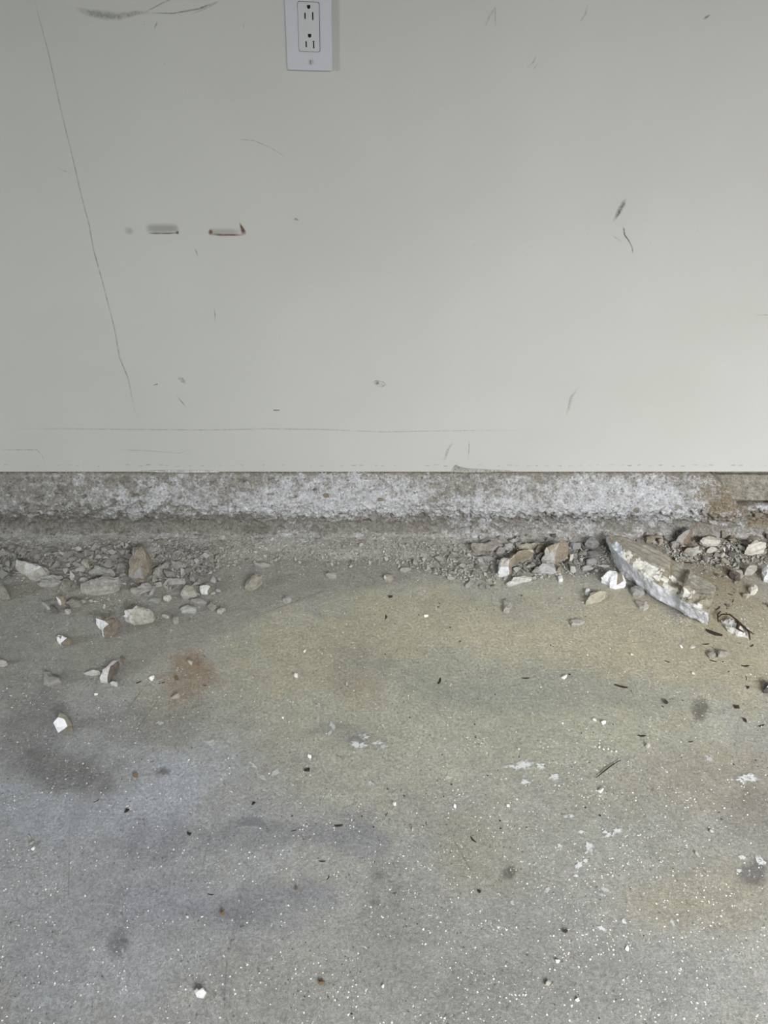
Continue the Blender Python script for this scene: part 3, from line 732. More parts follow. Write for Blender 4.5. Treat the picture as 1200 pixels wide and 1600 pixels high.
# pebbles the photograph shows singly on the open floor
singles = [
 (463,1058,4.5,'pale','pale round pebble alone on the yellowish floor left of centre'),
 (503,1535,6,'tan','brown pebble with a pale left side near the bottom of the photo'),
 (212,1216,5,'tan','brown oblong pebble on the bluish floor at left'),
 (198,1268,4,'dark','dark pebble below the brown oblong one at left'),
 (480,1203,4.5,'dark','dark brown pebble below the small white upright one, left of centre'),
 (484,1183,3.5,'pale','small white upright pebble above the dark brown one'),
 (938,1236,4.5,'pale','bright white pebble on the right part of the floor under the grey scratch'),
 (883,1455,4,'dark','black lump low on the floor, right of centre'),
 (870,1503,3.6,'pale','white pebble below the black lump'),
 (296,1303,3.5,'dark','dark pebble on the pale bluish floor, left of centre'),
 (396,1456-200,3.3,'dark','black pebble right of the brown stain patch'),
 (349,1428,4.5,'tan','olive pebble in the lower left, above the white flake'),
 (294,1426+8,2.6,'pale','tiny white pebble left below the olive pebble'),
 (46,1310,4,'grey','upper of three small stones in a short row near the left edge'),
 (50,1319,3.6,'grey','middle of three small stones in a short row near the left edge'),
 (52,1328,3.2,'pale','lowest, white one of three small stones near the left edge'),
 (988,1023,4,'pale','round cream pebble below the big slab'),
 (1080,1012,4.5,'pale','larger cream pebble below the right end of the big slab'),
 (1084,1053,3.6,'pale','cream pebble between the big slab and the dark flat stain'),
 (1065,1012,3,'pale','small cream pebble left of the larger cream pebble'),
 (665,963,3.6,'pale','cream pebble on the clean arc, centre of the photo'),
 (610,938-5,3.2,'dark','dark square crumb at the upper edge of the clean arc'),
 (298,1037,5,'grey','grey pebble above the rusty stain'),
 (277,1062,4.5,'tan','brown flat pebble on the rusty stain'),
 (237,1062,4.5,'pale','pale oval pebble left of the rusty stain'),
 (275,1092,6,'grey','dusty grey clod below the rusty stain'),
 (378,1078,3.6,'grey','small pale grey pebble right of the rusty stain'),
 (497,1016,3.2,'pale','small tan-white pebble on the yellowish floor above the round one'),
 (476,1019,3.0,'pale','small square white pebble left of its tan-white neighbour'),
 (540,1070,3.6,'grey','small grey lump right of the round pale pebble'),
 (1040,1098,4.5,'dark','dark curled scrap left above the dark flat stain'),
 (1010,1166,5,'grey','grey speckled pebble on the right part of the floor'),
 (930,1148-22,3.8,'pale','pale pebble pair\'s left one above the row of small pebbles'),
 (942,1131,3.8,'pale','pale pebble pair\'s right one above the row of small pebbles'),
 (881,1059,4.5,'pale','pale crumb with a grey side left of the long dark sliver'),
 (631,1049,3.5,'grey','small grey crumb left of the black stick piece'),
 (811,1170,3.5,'pale','white crumb above the white paint patches'),
 (1111,1300,3,'grey','small grey pebble right, below the white paint splash'),
 (617,1258,4,'pale','white pebble with dark spot under it, centre of the lower floor'),
 (643,1297,3.6,'grey','small pitted grey pebble, centre of the lower floor'),
 (795,1260,3.4,'pale','white pebble left of the bright white pebble, further down'),
 (711,1261,3.2,'pale','small white oblong pebble right of centre'),
 (748,1393,3.4,'dark','black crumb left of the dark round stain'),
 (463,1390,3.2,'tan','tan crumb on the bluish stain, lower left of centre'),
 (980,1489-5,3.8,'pale','pale crumb pair\'s upper one, low at right'),
 (855,1538,4.2,'grey','grey pebble low on the floor right of centre'),
 (902,1563,3.4,'pale','white pebble near the bottom, right of centre'),
 (995,1571,3.6,'pale','pale pebble near the bottom, farther right'),
 (598,1541,3,'pale','white crumb near the bottom, at the middle'),
 (1088,1335,3,'grey','small grey pebble left of the purple stained patch'),
 (150,1085,3,'pale','white pebble on the trail of crumbs at left'),
 (1168,1075,3,'dark','black crumb left of the stone cut by the right frame edge'),
 (1151,1107,4,'dark','dark brown crumb right of the dark flat stain'),
 (1163,1126,4,'dark','dark crumb pair, right of the dark flat stain'),
]
for x, y, r, k, lab in singles:
    put(PB[k][int(x+y) % len(PB[k])], None, x, y, r*1.35, r*1.15, 'pebble', lab, 'pebble', force=True, h=1.1)

# a bent white flake near the bottom left
chunk([(303,1546),(307,1541),(312,1548),(320,1543),(322,1551),(316,1560),(306,1557)], 'bright white folded flake near the bottom left', (238,240,246), .009)

# dark slivers and bark scraps
def sliver_mesh(seed, m, w=.22, hh=.16):
    rr = random.Random(seed); bm = bmesh.new(); n = 6; rings = []
    for i in range(n):
        t = i/(n-1)*2-1; ww = w*(1-abs(t)**3*.7)*rr.uniform(.75, 1.2); off = rr.uniform(-.05, .05)+.12*t*t
        rings.append([bm.verts.new((t, off+a*ww, z*hh*rr.uniform(.8, 1.2))) for a, z in ((-1, 0), (-.8, 1), (.7, 1.1), (1, 0))])
    for i in range(n-1):
        for j in range(4):
            k = (j+1) % 4; bm.faces.new((rings[i][j], rings[i+1][j], rings[i+1][k], rings[i][k]))
    bm.faces.new(rings[0]); bm.faces.new(rings[-1][::-1])
    me = bm_mesh('sliver', bm); me.materials.append(m); return me
SL = [sliver_mesh(1, MDARK), sliver_mesh(2, MDARK, .3), sliver_mesh(3, MBARK, .2), sliver_mesh(4, MDARK, .15)]
slv = [
 (603,964,5,90,'short black stick on the clean arc, centre'), (687,1064,6,70,'black stick piece left of the long dark sliver, mid floor'),
 (821,1060,5.5,0,'flat black sliver in the middle right of the floor'), (970,1073,9,-18,'long dark pointed sliver on the right floor'),
 (1003,1150,6,0,'thick black sliver above the grey speckled pebble'), (1115,990,11,-32,'thick bark scrap below the right end of the big slab'),
 (1103,1007,5,5,'small dark sliver below the thick bark scrap'), (1114,1033,5,-20,'black sliver under the two dusty clods'),
 (1043,1034,4,-25,'short dark bit right of the round cream pebble'), (1175,1009,4,35,'dark bit near the right edge level with the larger cream pebble'),
 (1155,1005,3,0,'tiny dark bit left of the one near the right edge'), (1166,1060,4,75,'upright dark bit near the right edge'),
 (1165,1061-20,6,5,'flat brown scrap near the right edge'), (1190,1134,5,20,'dark bit at the right edge right of the dark flat stain'),
 (503,1346,5,0,'flat black sliver at left centre of the lower floor'), (604,1272,4,70,'black bit beside the white pebble with dark spot'),
 (739,1312,6,-50,'brown-grey stick on the right lower floor'), (529,1290,6,5,'dark brown flat scrap above the flat black sliver'),
 (459,1298,4,15,'dark bit left of the dark brown flat scrap'), (329,1398,4.5,-5,'black bit above the olive pebble'),
 (513,1371,4,70,'black upright bit below the flat black sliver'), (217,1071-5,4,30,'black sliver left of the pale oval pebble'),
 (253,1067,4.5,20,'thin dark sliver between the pale oval pebble and the brown flat pebble'), (151,1252,4,40,'dark bit on the bluish floor at left'),
 (320,1071,3,0,'black crumb at the right side of the rusty stain'), (992,843+8,4,60,'dark bit behind the left end of the big slab'),
 (1079,1149+10,4,10,'black bit on the right floor below the dark flat stain'), (616,1395,3.6,15,'black bit near the curled hair loop'),
 (1142,875,6,-40,'dark bark strip left above the oblong stone'), (1052,874,7,50,'dark bark strip right behind the big slab'),
 (1075,880,6,-10,'brown bark strip behind the right half of the big slab'), (1095,876,5,20,'brown bark strip below the pale stones of the right pile'),
 (1120,880,5,-30,'dark bark bit between the big slab and the oblong stone'), (1141,929,3.5,-35,'dark bit left of the small tan stone'),
 (1145,940,3.5,50,'dark bit below the small tan stone'), (1122,951,6,40,'dark sliver touching the lower right end of the big slab'),
]
for i, (x, y, r, a, lab) in enumerate(slv):
    put(SL[i % 4], None, x, y, r*1.15, r*1.2, 'wood_splinter', lab, 'debris', rot=math.radians(a), force=True)
# bark strands over the crumbly chunk
def strand(pts, rad, label, m=MBARK, name='bark_strand', hgt=.012, cat='debris'):
    W = [on_z(x, y, hgt*f+.002) for x, y, f in pts]
    bm = bmesh.new(); rings = []
    for i, p in enumerate(W):
        t = (W[min(i+1, len(W)-1)]-W[max(i-1, 0)]).normalized(); u = t.cross(Vector((0, 0, 1))).normalized(); w_ = u.cross(t)
        r = rad*(.5 if i in (0, len(W)-1) else R.uniform(.8, 1.25))
        rings.append([bm.verts.new(p-W[0]+u*r*math.cos(a)+w_*r*.6*math.sin(a)) for a in (0, 1.26, 2.5, 3.77, 5.03)])
    for i in range(len(rings)-1):
        for j in range(5):
            k = (j+1) % 5; bm.faces.new((rings[i][j], rings[i+1][j], rings[i+1][k], rings[i][k]))
    bm.faces.new(rings[0]); bm.faces.new(rings[-1][::-1])
    o = link(name, bm_mesh(name, bm), m, label=label, cat=cat); o.location = W[0]; return o
strand([(1120,966,.2),(1128,960,.9),(1140,960,1.3),(1150,968,1.2),(1156,974,1),(1166,983,1),(1178,991,.2)], .0022, 'long dark bark strand arching over the whitish crumbly chunk')
strand([(1122,972,.2),(1121,960,.5),(1126,955,.2)], .0017, 'short dark bark strand at the left end of the crumbly chunk')
strand([(1148,966,1.2),(1155,973,1.3),(1152,982,1.3),(1162,988,1.2)], .003, 'thick dark bark strip on the middle of the crumbly chunk')
strand([(1163,978,.6),(1170,988,1.1),(1172,1000,.3)], .002, 'dark bark strand hanging off the right end of the crumbly chunk')
strand([(1127,852,.6),(1131,857,.8),(1133,862,.5)], .0014, 'short pale straw in the right pile', MPALE, 'straw')
strand([(932,1215,.15),(945,1204,.2),(957,1195,.25),(970,1187,.15)], .0010, 'thin dark grey straight twig on the right floor', MDARK, 'twig', .006)

# ------------------------------------------------------------------ rubble fragments, individual
def scatter(n, x0, x1, y0, y1, r0, r1, kinds, label, group, name='concrete_fragment', cat='rubble', cond=None, tries=40):
    c = 0
    for _ in range(n):
        for _t in range(tries):
            x, y = R.uniform(x0, x1), R.uniform(y0, y1)
            if (cond and not cond(x, y)) or in_stone(x, y) or in_stone(x, y+3): continue
            r = (r0+(r1-r0)*R.random()**1.6)*(1.22 if name == 'concrete_fragment' else 1)
            ms = frag[R.choice(kinds)] if name == 'concrete_fragment' else PB[R.choice(kinds)]
            o = put(R.choice(ms), None, x, y, r, r*R.uniform(.6, .95), name, label, cat, group, h=R.uniform(.7, 1.2))
            if o:
                if name == 'concrete_fragment': o.location.z += .0012
                o.rotation_euler = (R.uniform(-.2, .2), R.uniform(-.2, .2), R.uniform(0, 6.28)); c += 1; break
    return c
LS, LP_ = 'small grey concrete fragment', 'tiny pale pebble on the open floor'
scatter(92, -20, 215, 862, 908, 5, 12, 'gggp', LS, 'fragments in the left pile')
scatter(44, 235, 345, 864, 935, 4, 9, 'ggp', LS, 'fragments right of the tall wedge')
scatter(14, 50, 215, 925, 962, 3, 6, 'gpt', LS, 'fragments before the left pile')
scatter(22, 345, 640, 862, 888, 3, 5.5, 'gp', LS, 'crumbs along the middle of the curb')
scatter(30, 640, 775, 868, 920, 3.5, 7, 'ggp', LS, 'fragments left of the centre pile', cond=lambda x, y: y < 875+(x-630)*.42)
scatter(42, 745, 955, 846, 898, 4, 9, 'gdgp', LS, 'fragments in the centre pile')
scatter(12, 955, 1060, 840, 862, 3.5, 7, 'tdg', LS, 'fragments behind the big slab', cond=lambda x, y: y < 838+(x-955)*.35)
scatter(34, 1062, 1210, 840, 882, 4, 8, 'dpgt', LS, 'fragments in the right pile')
scatter(10, 1095, 1205, 882, 950, 2.5, 5, 'dtgp', LS, 'fragments right of the big slab')
scatter(60, 20, 1180, 940, 1600, 1.6, 2.8, ['pale', 'pale', 'grey'], LP_, 'tiny pale pebbles on the open floor', 'pebble', 'pebble')
scatter(80, 560, 1190, 930, 1300, 1.3, 2.6, ['dark'], 'tiny dark crumb on the open floor', 'tiny dark crumbs on the right floor', 'pebble', 'pebble')
scatter(40, 20, 900, 1150, 1590, 1.3, 2.5, ['dark', 'tan'], 'tiny dark crumb on the open floor', 'tiny dark crumbs on the lower left floor', 'pebble', 'pebble')
for i in range(6):
    put(PB['pale'][i % 3], None, 930+i*6.5, 1167+i*1.6+R.uniform(-1, 1), 2.6, 2.2, 'pebble', ['leftmost', 'second from left', 'third from left', 'fourth from left', 'fifth from left', 'rightmost'][i]+' of six pale pebbles in a short row on the floor', 'pebble', 'row of small pebbles on the right floor', force=True)

# ------------------------------------------------------------------ grit: one mesh of grains per kind
def grit(name, pts, m, label, parentless=True):
    n = len(pts); P = np.array([(p[0], p[1], p[2]) for p in pts]); r = np.array([p[3] for p in pts])
    rs = np.random.RandomState(len(name)+n)
    base = np.array([(1, 0, 0), (-.5, .87, 0), (-.5, -.87, 0), (.1, .1, .9), (.4, -.5, .45)])
    fc = np.array([(0, 1, 3), (1, 2, 3), (2, 4, 3), (4, 0, 3), (2, 0, 4)])
    ang = rs.uniform(0, 6.28, n); ca, sa = np.cos(ang), np.sin(ang)
    V = base[None]*(1+rs.uniform(-.35, .35, (n, 5, 3)))*r[:, None, None]
    V = np.stack([V[..., 0]*ca[:, None]-V[..., 1]*sa[:, None]*.8, V[..., 0]*sa[:, None]+V[..., 1]*ca[:, None]*.8, V[..., 2]*.8], -1)+P[:, None]
    F = (fc[None]+(np.arange(n)*5)[:, None, None]).reshape(-1, 3)
    me = bpy.data.meshes.new(name)
    me.vertices.add(n*5); me.vertices.foreach_set('co', V.reshape(-1).astype(np.float32))
    me.loops.add(F.size); me.loops.foreach_set('vertex_index', F.reshape(-1).astype(np.int32))
    me.polygons.add(len(F)); me.polygons.foreach_set('loop_start', np.arange(0, F.size, 3, dtype=np.int32))
    me.update(calc_edges=True); me.validate()
    return link(name, me, m, label=label, cat='grit', kind='stuff')
def gpts(n, fn, r0, r1):
    out = []
    while len(out) < n:
        x, y = fn()
        if in_stone(x, y): continue
        g = on_z(x, y); r = r0+(r1-r0)*R.random()**2
        out.append((g.x, g.y, ground(g.x, g.y)-.0002, r))
    return out
def crumbs(name, n, fn, r0, r1, m, label, lift=0):
    pts = gpts(n, fn, r0, r1)
    rr = random.Random(n); shapes = []
    for k in range(8):
        me = rock_mesh('c', 900+k, 8, .6); me.calc_loop_triangles()
        shapes.append((np.array([v.co[:] for v in me.vertices]), np.array([t.vertices[:] for t in me.loop_triangles]))); bpy.data.meshes.remove(me)
    Vs, Fs, o = [], [], 0
    for x, y, z, r in pts:
        V, F = shapes[rr.randrange(8)]; a = rr.uniform(0, 6.28); b = rr.uniform(-.5, .5); V = V*[1, rr.uniform(.6, 1), rr.uniform(.6, 1.1)]*r
        V = np.stack([V[:, 0]*math.cos(a)-V[:, 1]*math.sin(a), V[:, 0]*math.sin(a)+V[:, 1]*math.cos(a), V[:, 2]+V[:, 0]*b], -1)+[x, y, z+rr.random()*lift]
        Vs.append(V); Fs.append(F+o); o += len(V)
    V = np.concatenate(Vs); F = np.concatenate(Fs)
    me = bpy.data.meshes.new(name); me.from_pydata(V.tolist(), [], F.tolist())
    colour_mesh(me, (176, 172, 160), jit=.16)
    return link(name, me, m, label=label, cat='crumbs', kind='stuff')
def bandc():
    while True:
        x = R.uniform(-40, 1240); u = R.random()
        d = 1.0 if x < 330 else (.18 if x < 620 else (.75 if x < 760 else .8))
        if R.random() > d: continue
        ext = np.interp(x, [0, 200, 330, 450, 620, 740, 940, 1060, 1200], [50, 62, 45, 24, 30, 62, 46, 26, 42])
        return x, 853+ext*(R.random()**1.2)
def clump():
    while True:
        x, y = R.uniform(-30, 1230), R.uniform(915, 1620)
        a = noise.fractal(Vector((x/95, y/60, 2)), .7, 2.1, 4)
        if a+R.gauss(0, .10) > .04 or R.random() < .10: return x, y
def band():
    x = R.uniform(-60, 1260)
    return x, 850+abs(R.gauss(0, 24))+ (18 if x < 330 else 0)*R.random()
def rub_zone():
    k = R.random()
    if k < .45: return R.gauss(150, 110), R.gauss(925, 30)
    if k < .75: return R.gauss(780, 80), R.gauss(890, 16)
    if k < .86: return R.gauss(1050, 24), R.gauss(972, 10)
    return R.gauss(1110, 60), R.gauss(880, 26)
crumbs('concrete_crumbs', 4200, bandc, .0015, .0060, MCHUNK, 'dense bed of grey concrete crumbs between the larger chunks', .003)
grit('pale_grit', gpts(5200, band, .0009, .0032)+gpts(3200, rub_zone, .0007, .0026), MGREY, 'grey concrete grit strewn along the curb foot and through the rubble')
grit('white_grit', gpts(1500, band, .0007, .0022)+gpts(600, rub_zone, .0006, .0018)+
     gpts(4600, clump, .0006, .0021)+
     gpts(1300, lambda: (R.gauss(950, 130), R.gauss(1330, 110)), .0006, .0018)+
     gpts(500, lambda: (R.gauss(170, 70), R.gauss(1110, 35)), .0005, .0014), MPALE, 'fine white grit sprinkled over the whole floor')
grit('dark_grit', gpts(500, lambda: (R.gauss(1120, 60), R.gauss(890, 40)), .0006, .0022)+
     gpts(420, lambda: (R.uniform(500, 1220), R.uniform(930, 1300)), .0005, .0013)+
     gpts(700, lambda: (R.uniform(0, 1200), R.uniform(1000, 1600)), .0005, .0015), MDARK, 'dark brown grit and crumbs, densest by the right pile')

# ------------------------------------------------------------------ aggregate stones bedded in the curb
ags = [(133,774,8,4.5,(128,122,108)),(180,773,7,4,(150,140,118)),(88,770,4,3,(140,104,84)),(212,772,5,4,(126,120,108)),(285,776,7,4.5,(140,134,124)),
 (255,785,6,4,(150,146,138)),(178,781,8,5,(138,130,116)),(48,804,9,6,(170,166,156)),(30,805,5,6,(120,116,108)),(235,760,5,3,(132,126,112)),
 (378,765,6,5,(150,146,136)),(421,771,7,4,(160,152,132)),(462,776,7,5,(142,132,108)),(510,773,6,6.5,(150,134,98)),(491,764,4,3,(112,108,102)),
 (594,780,6,5,(152,138,104)),(532,801,6,3,(124,120,112)),(583,806,9,10,(148,142,130)),(340,800,7,5,(150,148,144)),(405,804,8,5,(140,134,124)),
 (440,808,6,4,(150,144,132)),(425,789,4,3,(116,112,106)),(669,780,5,4,(160,152,132)),(648,769,4,3,(136,130,116)),(790,787,6,3,(140,132,114)),
 (846,810,6,3.5,(140,124,94)),(995,795,7,8,(150,138,112)),(925,780,5,3,(150,144,128)),(760,765,5,3,(150,146,134)),(718,800,4,6,(140,126,96)),
 (1060,790,8,5,(156,148,130)),(1100,800,7,6,(160,152,134)),(120,795,6,4,(150,146,136)),(75,820,6,3,(130,126,118)),(210,808,6,3,(170,168,164)),(285,828,6,3,(166,164,158)),
 (1165,800,9,7,(168,156,128)),(1186,803,8,8,(158,146,120)),(1178,792,6,4,(150,132,102)),(1150,812,7,5,(160,150,126)),(876,765,6,3,(196,194,188)),(560,768,5,3,(170,168,164))]
for x, y, rx, ry, cc in ags:
    p = curb_surf(x, y); me = rock_mesh('aggregate', int(x*3+y), 14, .55, cc)
    o = link('aggregate_stone', me, MCHUNK, curb)
    s = 1.5/FPX
    o.rotation_euler = (math.radians(78), 0, 0)
    o.location = (p.x, p.y+.0018, p.z-.002); o.scale = (rx*s, ry*s*1.1, min(rx, ry)*s*.9)

# ------------------------------------------------------------------ marks on the wall
def ribbon(pts, col, cov, name, parent, m=MMARK, plane='wall', off=.0006, taper=True, label=None, cf=1.0):
    cov = cov*cf
    """pts: (px, py, half width in px); soft-edged stain as flat as the paint film it marks"""
    f = (lambda x, y: on_y(x, y, -off)) if plane == 'wall' else (lambda x, y: on_z(x, y, off+.0008))
    pts2 = []
    for i in range(len(pts)-1):
        a, b = pts[i], pts[i+1]; n = max(2, int(math.hypot(b[0]-a[0], b[1]-a[1])/6))
        for j in range(n): t = j/n; pts2.append(tuple(a[k]*(1-t)+b[k]*t for k in range(3)))
    pts2.append(pts[-1]); n = len(pts2)
    vs, cv, fs = [], [], []
    for i, (x, y, w_) in enumerate(pts2):
        a = pts2[max(i-1, 0)]; b = pts2[min(i+1, n-1)]; dx_, dy_ = b[0]-a[0], b[1]-a[1]; L_ = math.hypot(dx_, dy_) or 1
        nx, ny = -dy_/L_, dx_/L_
        e = 1 if not taper else min(1, i/(n*.12+1), (n-1-i)/(n*.12+1))
        for k, c_ in ((-1.15, 0), (-.35, 1), (.35, 1), (1.15, 0)):
            vs.append(f(x+nx*w_*k, y+ny*w_*k)); cv.append(c_*e*cov)
    for i in range(n-1):
        for k in range(3):
            a = i*4+k; fs.append((a, a+1, a+5, a+4))
    me = bpy.data.meshes.new(name); me.from_pydata([tuple(v) for v in vs], [], fs)
    ca = me.color_attributes.new('Col', 'FLOAT_COLOR', 'POINT'); ct = me.color_attributes.new('Cov', 'FLOAT_COLOR', 'POINT')
    cc = srgb(*col)
    for i, c_ in enumerate(cv): ca.data[i].color = (*cc, 1); ct.data[i].color = (c_, c_, c_, 1)
    return link(name, me, m, parent, label=label)
W_ = wall
ribbon([(50,-20,.8),(60,25,.8),(75,80,.8),(97,180,.8),(112,240,.8),(128,310,.8),(139,350,1.0),(146,390,1.1),(160,440,.9),(178,510,.8),(187,560,.8),(200,590,1),(210,640,1),(218,662,.8)], (112,112,104), .85, 'crack', W_, MCRACK, cf=.6)
ribbon([(0,670,.7),(110,670,.7),(215,671,.8),(330,672,.9),(420,670,.8),(500,671,.8),(600,675,.8),(700,673,.7),(830,672,.5)], (132,132,126), .62, 'crack', W_, MCRACK, cf=.6)
ribbon([(0,703,.7),(58,703,.9),(66,712,.9),(71,724,.7)], (120,120,112), .7, 'crack', W_, MCRACK, cf=.6)
ribbon([(186,703,.7),(225,704,.9),(280,708,.6),(300,701,.6)], (120,120,112), .5, 'crack', W_, MCRACK, cf=.6)
ribbon([(733,688,1.5),(733,700,.8),(731,720,.7)], (108,108,104), .8, 'crack', W_, MCRACK, cf=.6)
ribbon([(88,262,.6),(115,273,.7)], (120,120,112), .7, 'scratch', W_, MCRACK)
ribbon([(370,217,.6),(398,220,.6),(425,232,.6),(448,247,.5)], (130,130,122), .6, 'scratch', W_, MCRACK)
ribbon([(1180,492,.6),(1230,493,.8)], (126,126,120), .7, 'scratch', W_, MCRACK)
for x in range(6, 1200, 16):
    if R.random() < .8:
        xx = x+R.uniform(-5, 5); yy = 727+R.uniform(-1, 1.5)
        ribbon([(xx, yy, .9), (xx+R.uniform(3, 8), yy+R.uniform(-.6, .6), 1.0)], (118,118,112), R.uniform(.35, .8), 'nail_dent', W_, MCRACK, taper=False, cf=.55)
# big smear at the top left
ribbon([(115,12,3),(140,20,6),(165,24,8),(185,26,6),(215,20,4),(235,19,2)], (126,126,118), .6, 'scuff_mark', W_, cf=.72)
ribbon([(225,20,1.5),(255,4,1.2),(280,-6,1)], (120,120,112), .7, 'scuff_mark', W_, cf=.72)
ribbon([(235,20,1.2),(270,21,1.2),(310,14,1.8),(342,2,2)], (120,120,112), .75, 'scuff_mark', W_, cf=.72)
ribbon([(300,22,1),(325,12,1.2),(345,0,1.2)], (126,126,118), .6, 'scuff_mark', W_, cf=.72)
ribbon([(241,46,1),(244,38,1.2),(246,33,1)], (120,120,112), .8, 'scuff_mark', W_, cf=.72)
ribbon([(380,36,.9),(381,45,.9)], (120,120,112), .8, 'scuff_mark', W_, cf=.72)
# worn wipe marks and rust
ribbon([(193,360,6),(203,361,6),(210,362,4)], (140,140,132), .65, 'scuff_mark', W_, MSOFT, cf=.42)
ribbon([(226,358,5),(234,357,8),(255,357,8.5),(275,357,7.5),(280,356,6)], (138,138,130), .8, 'scuff_mark', W_, MSOFT, cf=.42, label='grey wiped smudge with a rusty corner')
ribbon([(230,364.5,1.2),(260,364.6,1.2),(280,364,1.2)], (112,106,98), .8, 'rust_stain', W_, MSOFT, cf=.8)
ribbon([(275,364,2.2),(279,363,2.8)], (112,58,34), 1.0, 'rust_stain', W_, MSOFT, cf=.8, taper=False)
ribbon([(327,362,5),(333,362,6),(345,362,6),(360,362,5.5),(378,363,5)], (152,146,136), .55, 'scuff_mark', W_, MSOFT, cf=.42)
ribbon([(329,357,2.5),(329,363,4),(331,367,3)], (122,70,36), .95, 'rust_stain', W_, MSOFT, cf=.8, label='rusty brown left end of the wiped mark')
ribbon([(328,366,2.0),(345,367,1.9),(365,367,1.7),(378,367,1.8)], (108,80,58), .9, 'rust_stain', W_, MSOFT, cf=.8)
ribbon([(374,347,.6),(377,354,2.2),(380,361,4),(382,368,5)], (100,66,44), .95, 'rust_stain', W_, MSOFT, cf=.8, label='dark rusty wedge at the right end of the wiped mark')
ribbon([(304,388,.9),(307,394,1.0),(309,402,.9)], (96,96,92), .9, 'scuff_mark', W_, cf=.72)
ribbon([(957,348,1.2),(966,333,4.0),(974,318,4.2),(978,309,1.4)], (128,128,122), .95, 'scuff_mark', W_, cf=.72)
ribbon([(960,346,.8),(969,330,1.3),(976,314,1)], (110,110,104), .9, 'scuff_mark', W_, MCRACK)
ribbon([(973,354,1.0),(975,359,1.8),(976,367,1.2),(983,377,.9),(988,387,.9),(989,397,1.0)], (78,78,72), 1.0, 'scuff_mark', W_, MCRACK, label='black tadpole-shaped scuff with a thin curved tail')
ribbon([(954,366,1),(972,378,1.4)], (158,158,152), .6, 'scuff_mark', W_, cf=.72)
ribbon([(1098,31,.8),(1104,27,2.0),(1111,22,.8)], (74,72,64), .95, 'scuff_mark', W_, cf=.72)
ribbon([(822,108,1.2),(834,96,1.4),(838,84,1)], (146,146,138), .7, 'scuff_mark', W_, cf=.72)
ribbon([(832,110,1),(840,99,1.2)], (136,136,128), .8, 'scuff_mark', W_, cf=.72)
ribbon([(757,44,1.2),(765,25,2),(774,12,1.6),(774,44,1.4)], (150,150,142), .55, 'scuff_mark', W_, cf=.72)
ribbon([(905,36,1.2),(915,22,2),(918,6,1.4)], (150,150,142), .5, 'scuff_mark', W_, cf=.72)
ribbon([(458,344,1.4),(462,342,2),(468,345,1)], (122,122,116), .9, 'scuff_mark', W_, cf=.72)
ribbon([(583,599,1.6),(590,599,3.0),(600,601,1.6)], (112,112,108), .95, 'scuff_mark', W_, MCRACK)
ribbon([(580,598,.7),(588,595,.7),(599,597,.7),(603,601,.7),(597,604,.7),(586,603,.7)], (120,120,116), .9, 'scuff_mark', W_, MCRACK)
ribbon([(277,590,2.4),(284,593,4.0),(291,600,2.4)], (146,148,144), .8, 'scuff_mark', W_, cf=.72)
ribbon([(707,690,1.5),(699,705,2.2),(694,722,2.2)], (166,168,168), .7, 'scuff_mark', W_, cf=.72)
ribbon([(903,605,1.2),(892,622,2.6),(886,648,2.2)], (170,172,170), .7, 'scuff_mark', W_, cf=.72)
ribbon([(334,480,1),(336,492,1.2),(336,504,.9)], (138,140,134), .8, 'scuff_mark', W_, cf=.72)
ribbon([(274,616,1),(284,628,1.3),(292,637,1)], (130,132,126), .7, 'scuff_mark', W_, cf=.72)
ribbon([(240,602,1),(246,600,1.6)], (120,122,116), .8, 'scuff_mark', W_, taper=False)
ribbon([(427,641,1),(437,641,1.1)], (120,122,118), .8, 'scuff_mark', W_, taper=False)
# torn board edge and a lifted paper flap at the bottom of the board
def tear(poly, label, thick=.002, m=MCURB, colr=(186,184,170), y=-.0022):
    bm = bmesh.new(); f = [bm.verts.new(on_y(a, b, y-(.0015 if i % 2 else 0))) for i, (a, b) in enumerate(poly)]
    bk = [bm.verts.new(v.co+Vector((0, thick, 0))) for v in f]; n = len(f)
    bm.faces.new(f); bm.faces.new(bk[::-1])
    for i in range(n): bm.faces.new((f[i], bk[i], bk[(i+1) % n], f[(i+1) % n]))
    me = bm_mesh('torn_paper', bm); colour_mesh(me, colr, jit=.03)
    return link('torn_paper', me, m, wall, label=label)
tear([(706,735),(712,727),(718,730),(730,733),(760,734),(800,736.5),(760,738),(728,738.5),(712,737.5)], 'torn drywall paper with a beige broken edge')
tear([(220,736),(260,735.2),(338,735.6),(343,738.2),(300,738.8),(250,738.2)], 'lifted flap of white paper at the board edge', colr=(206,206,200))

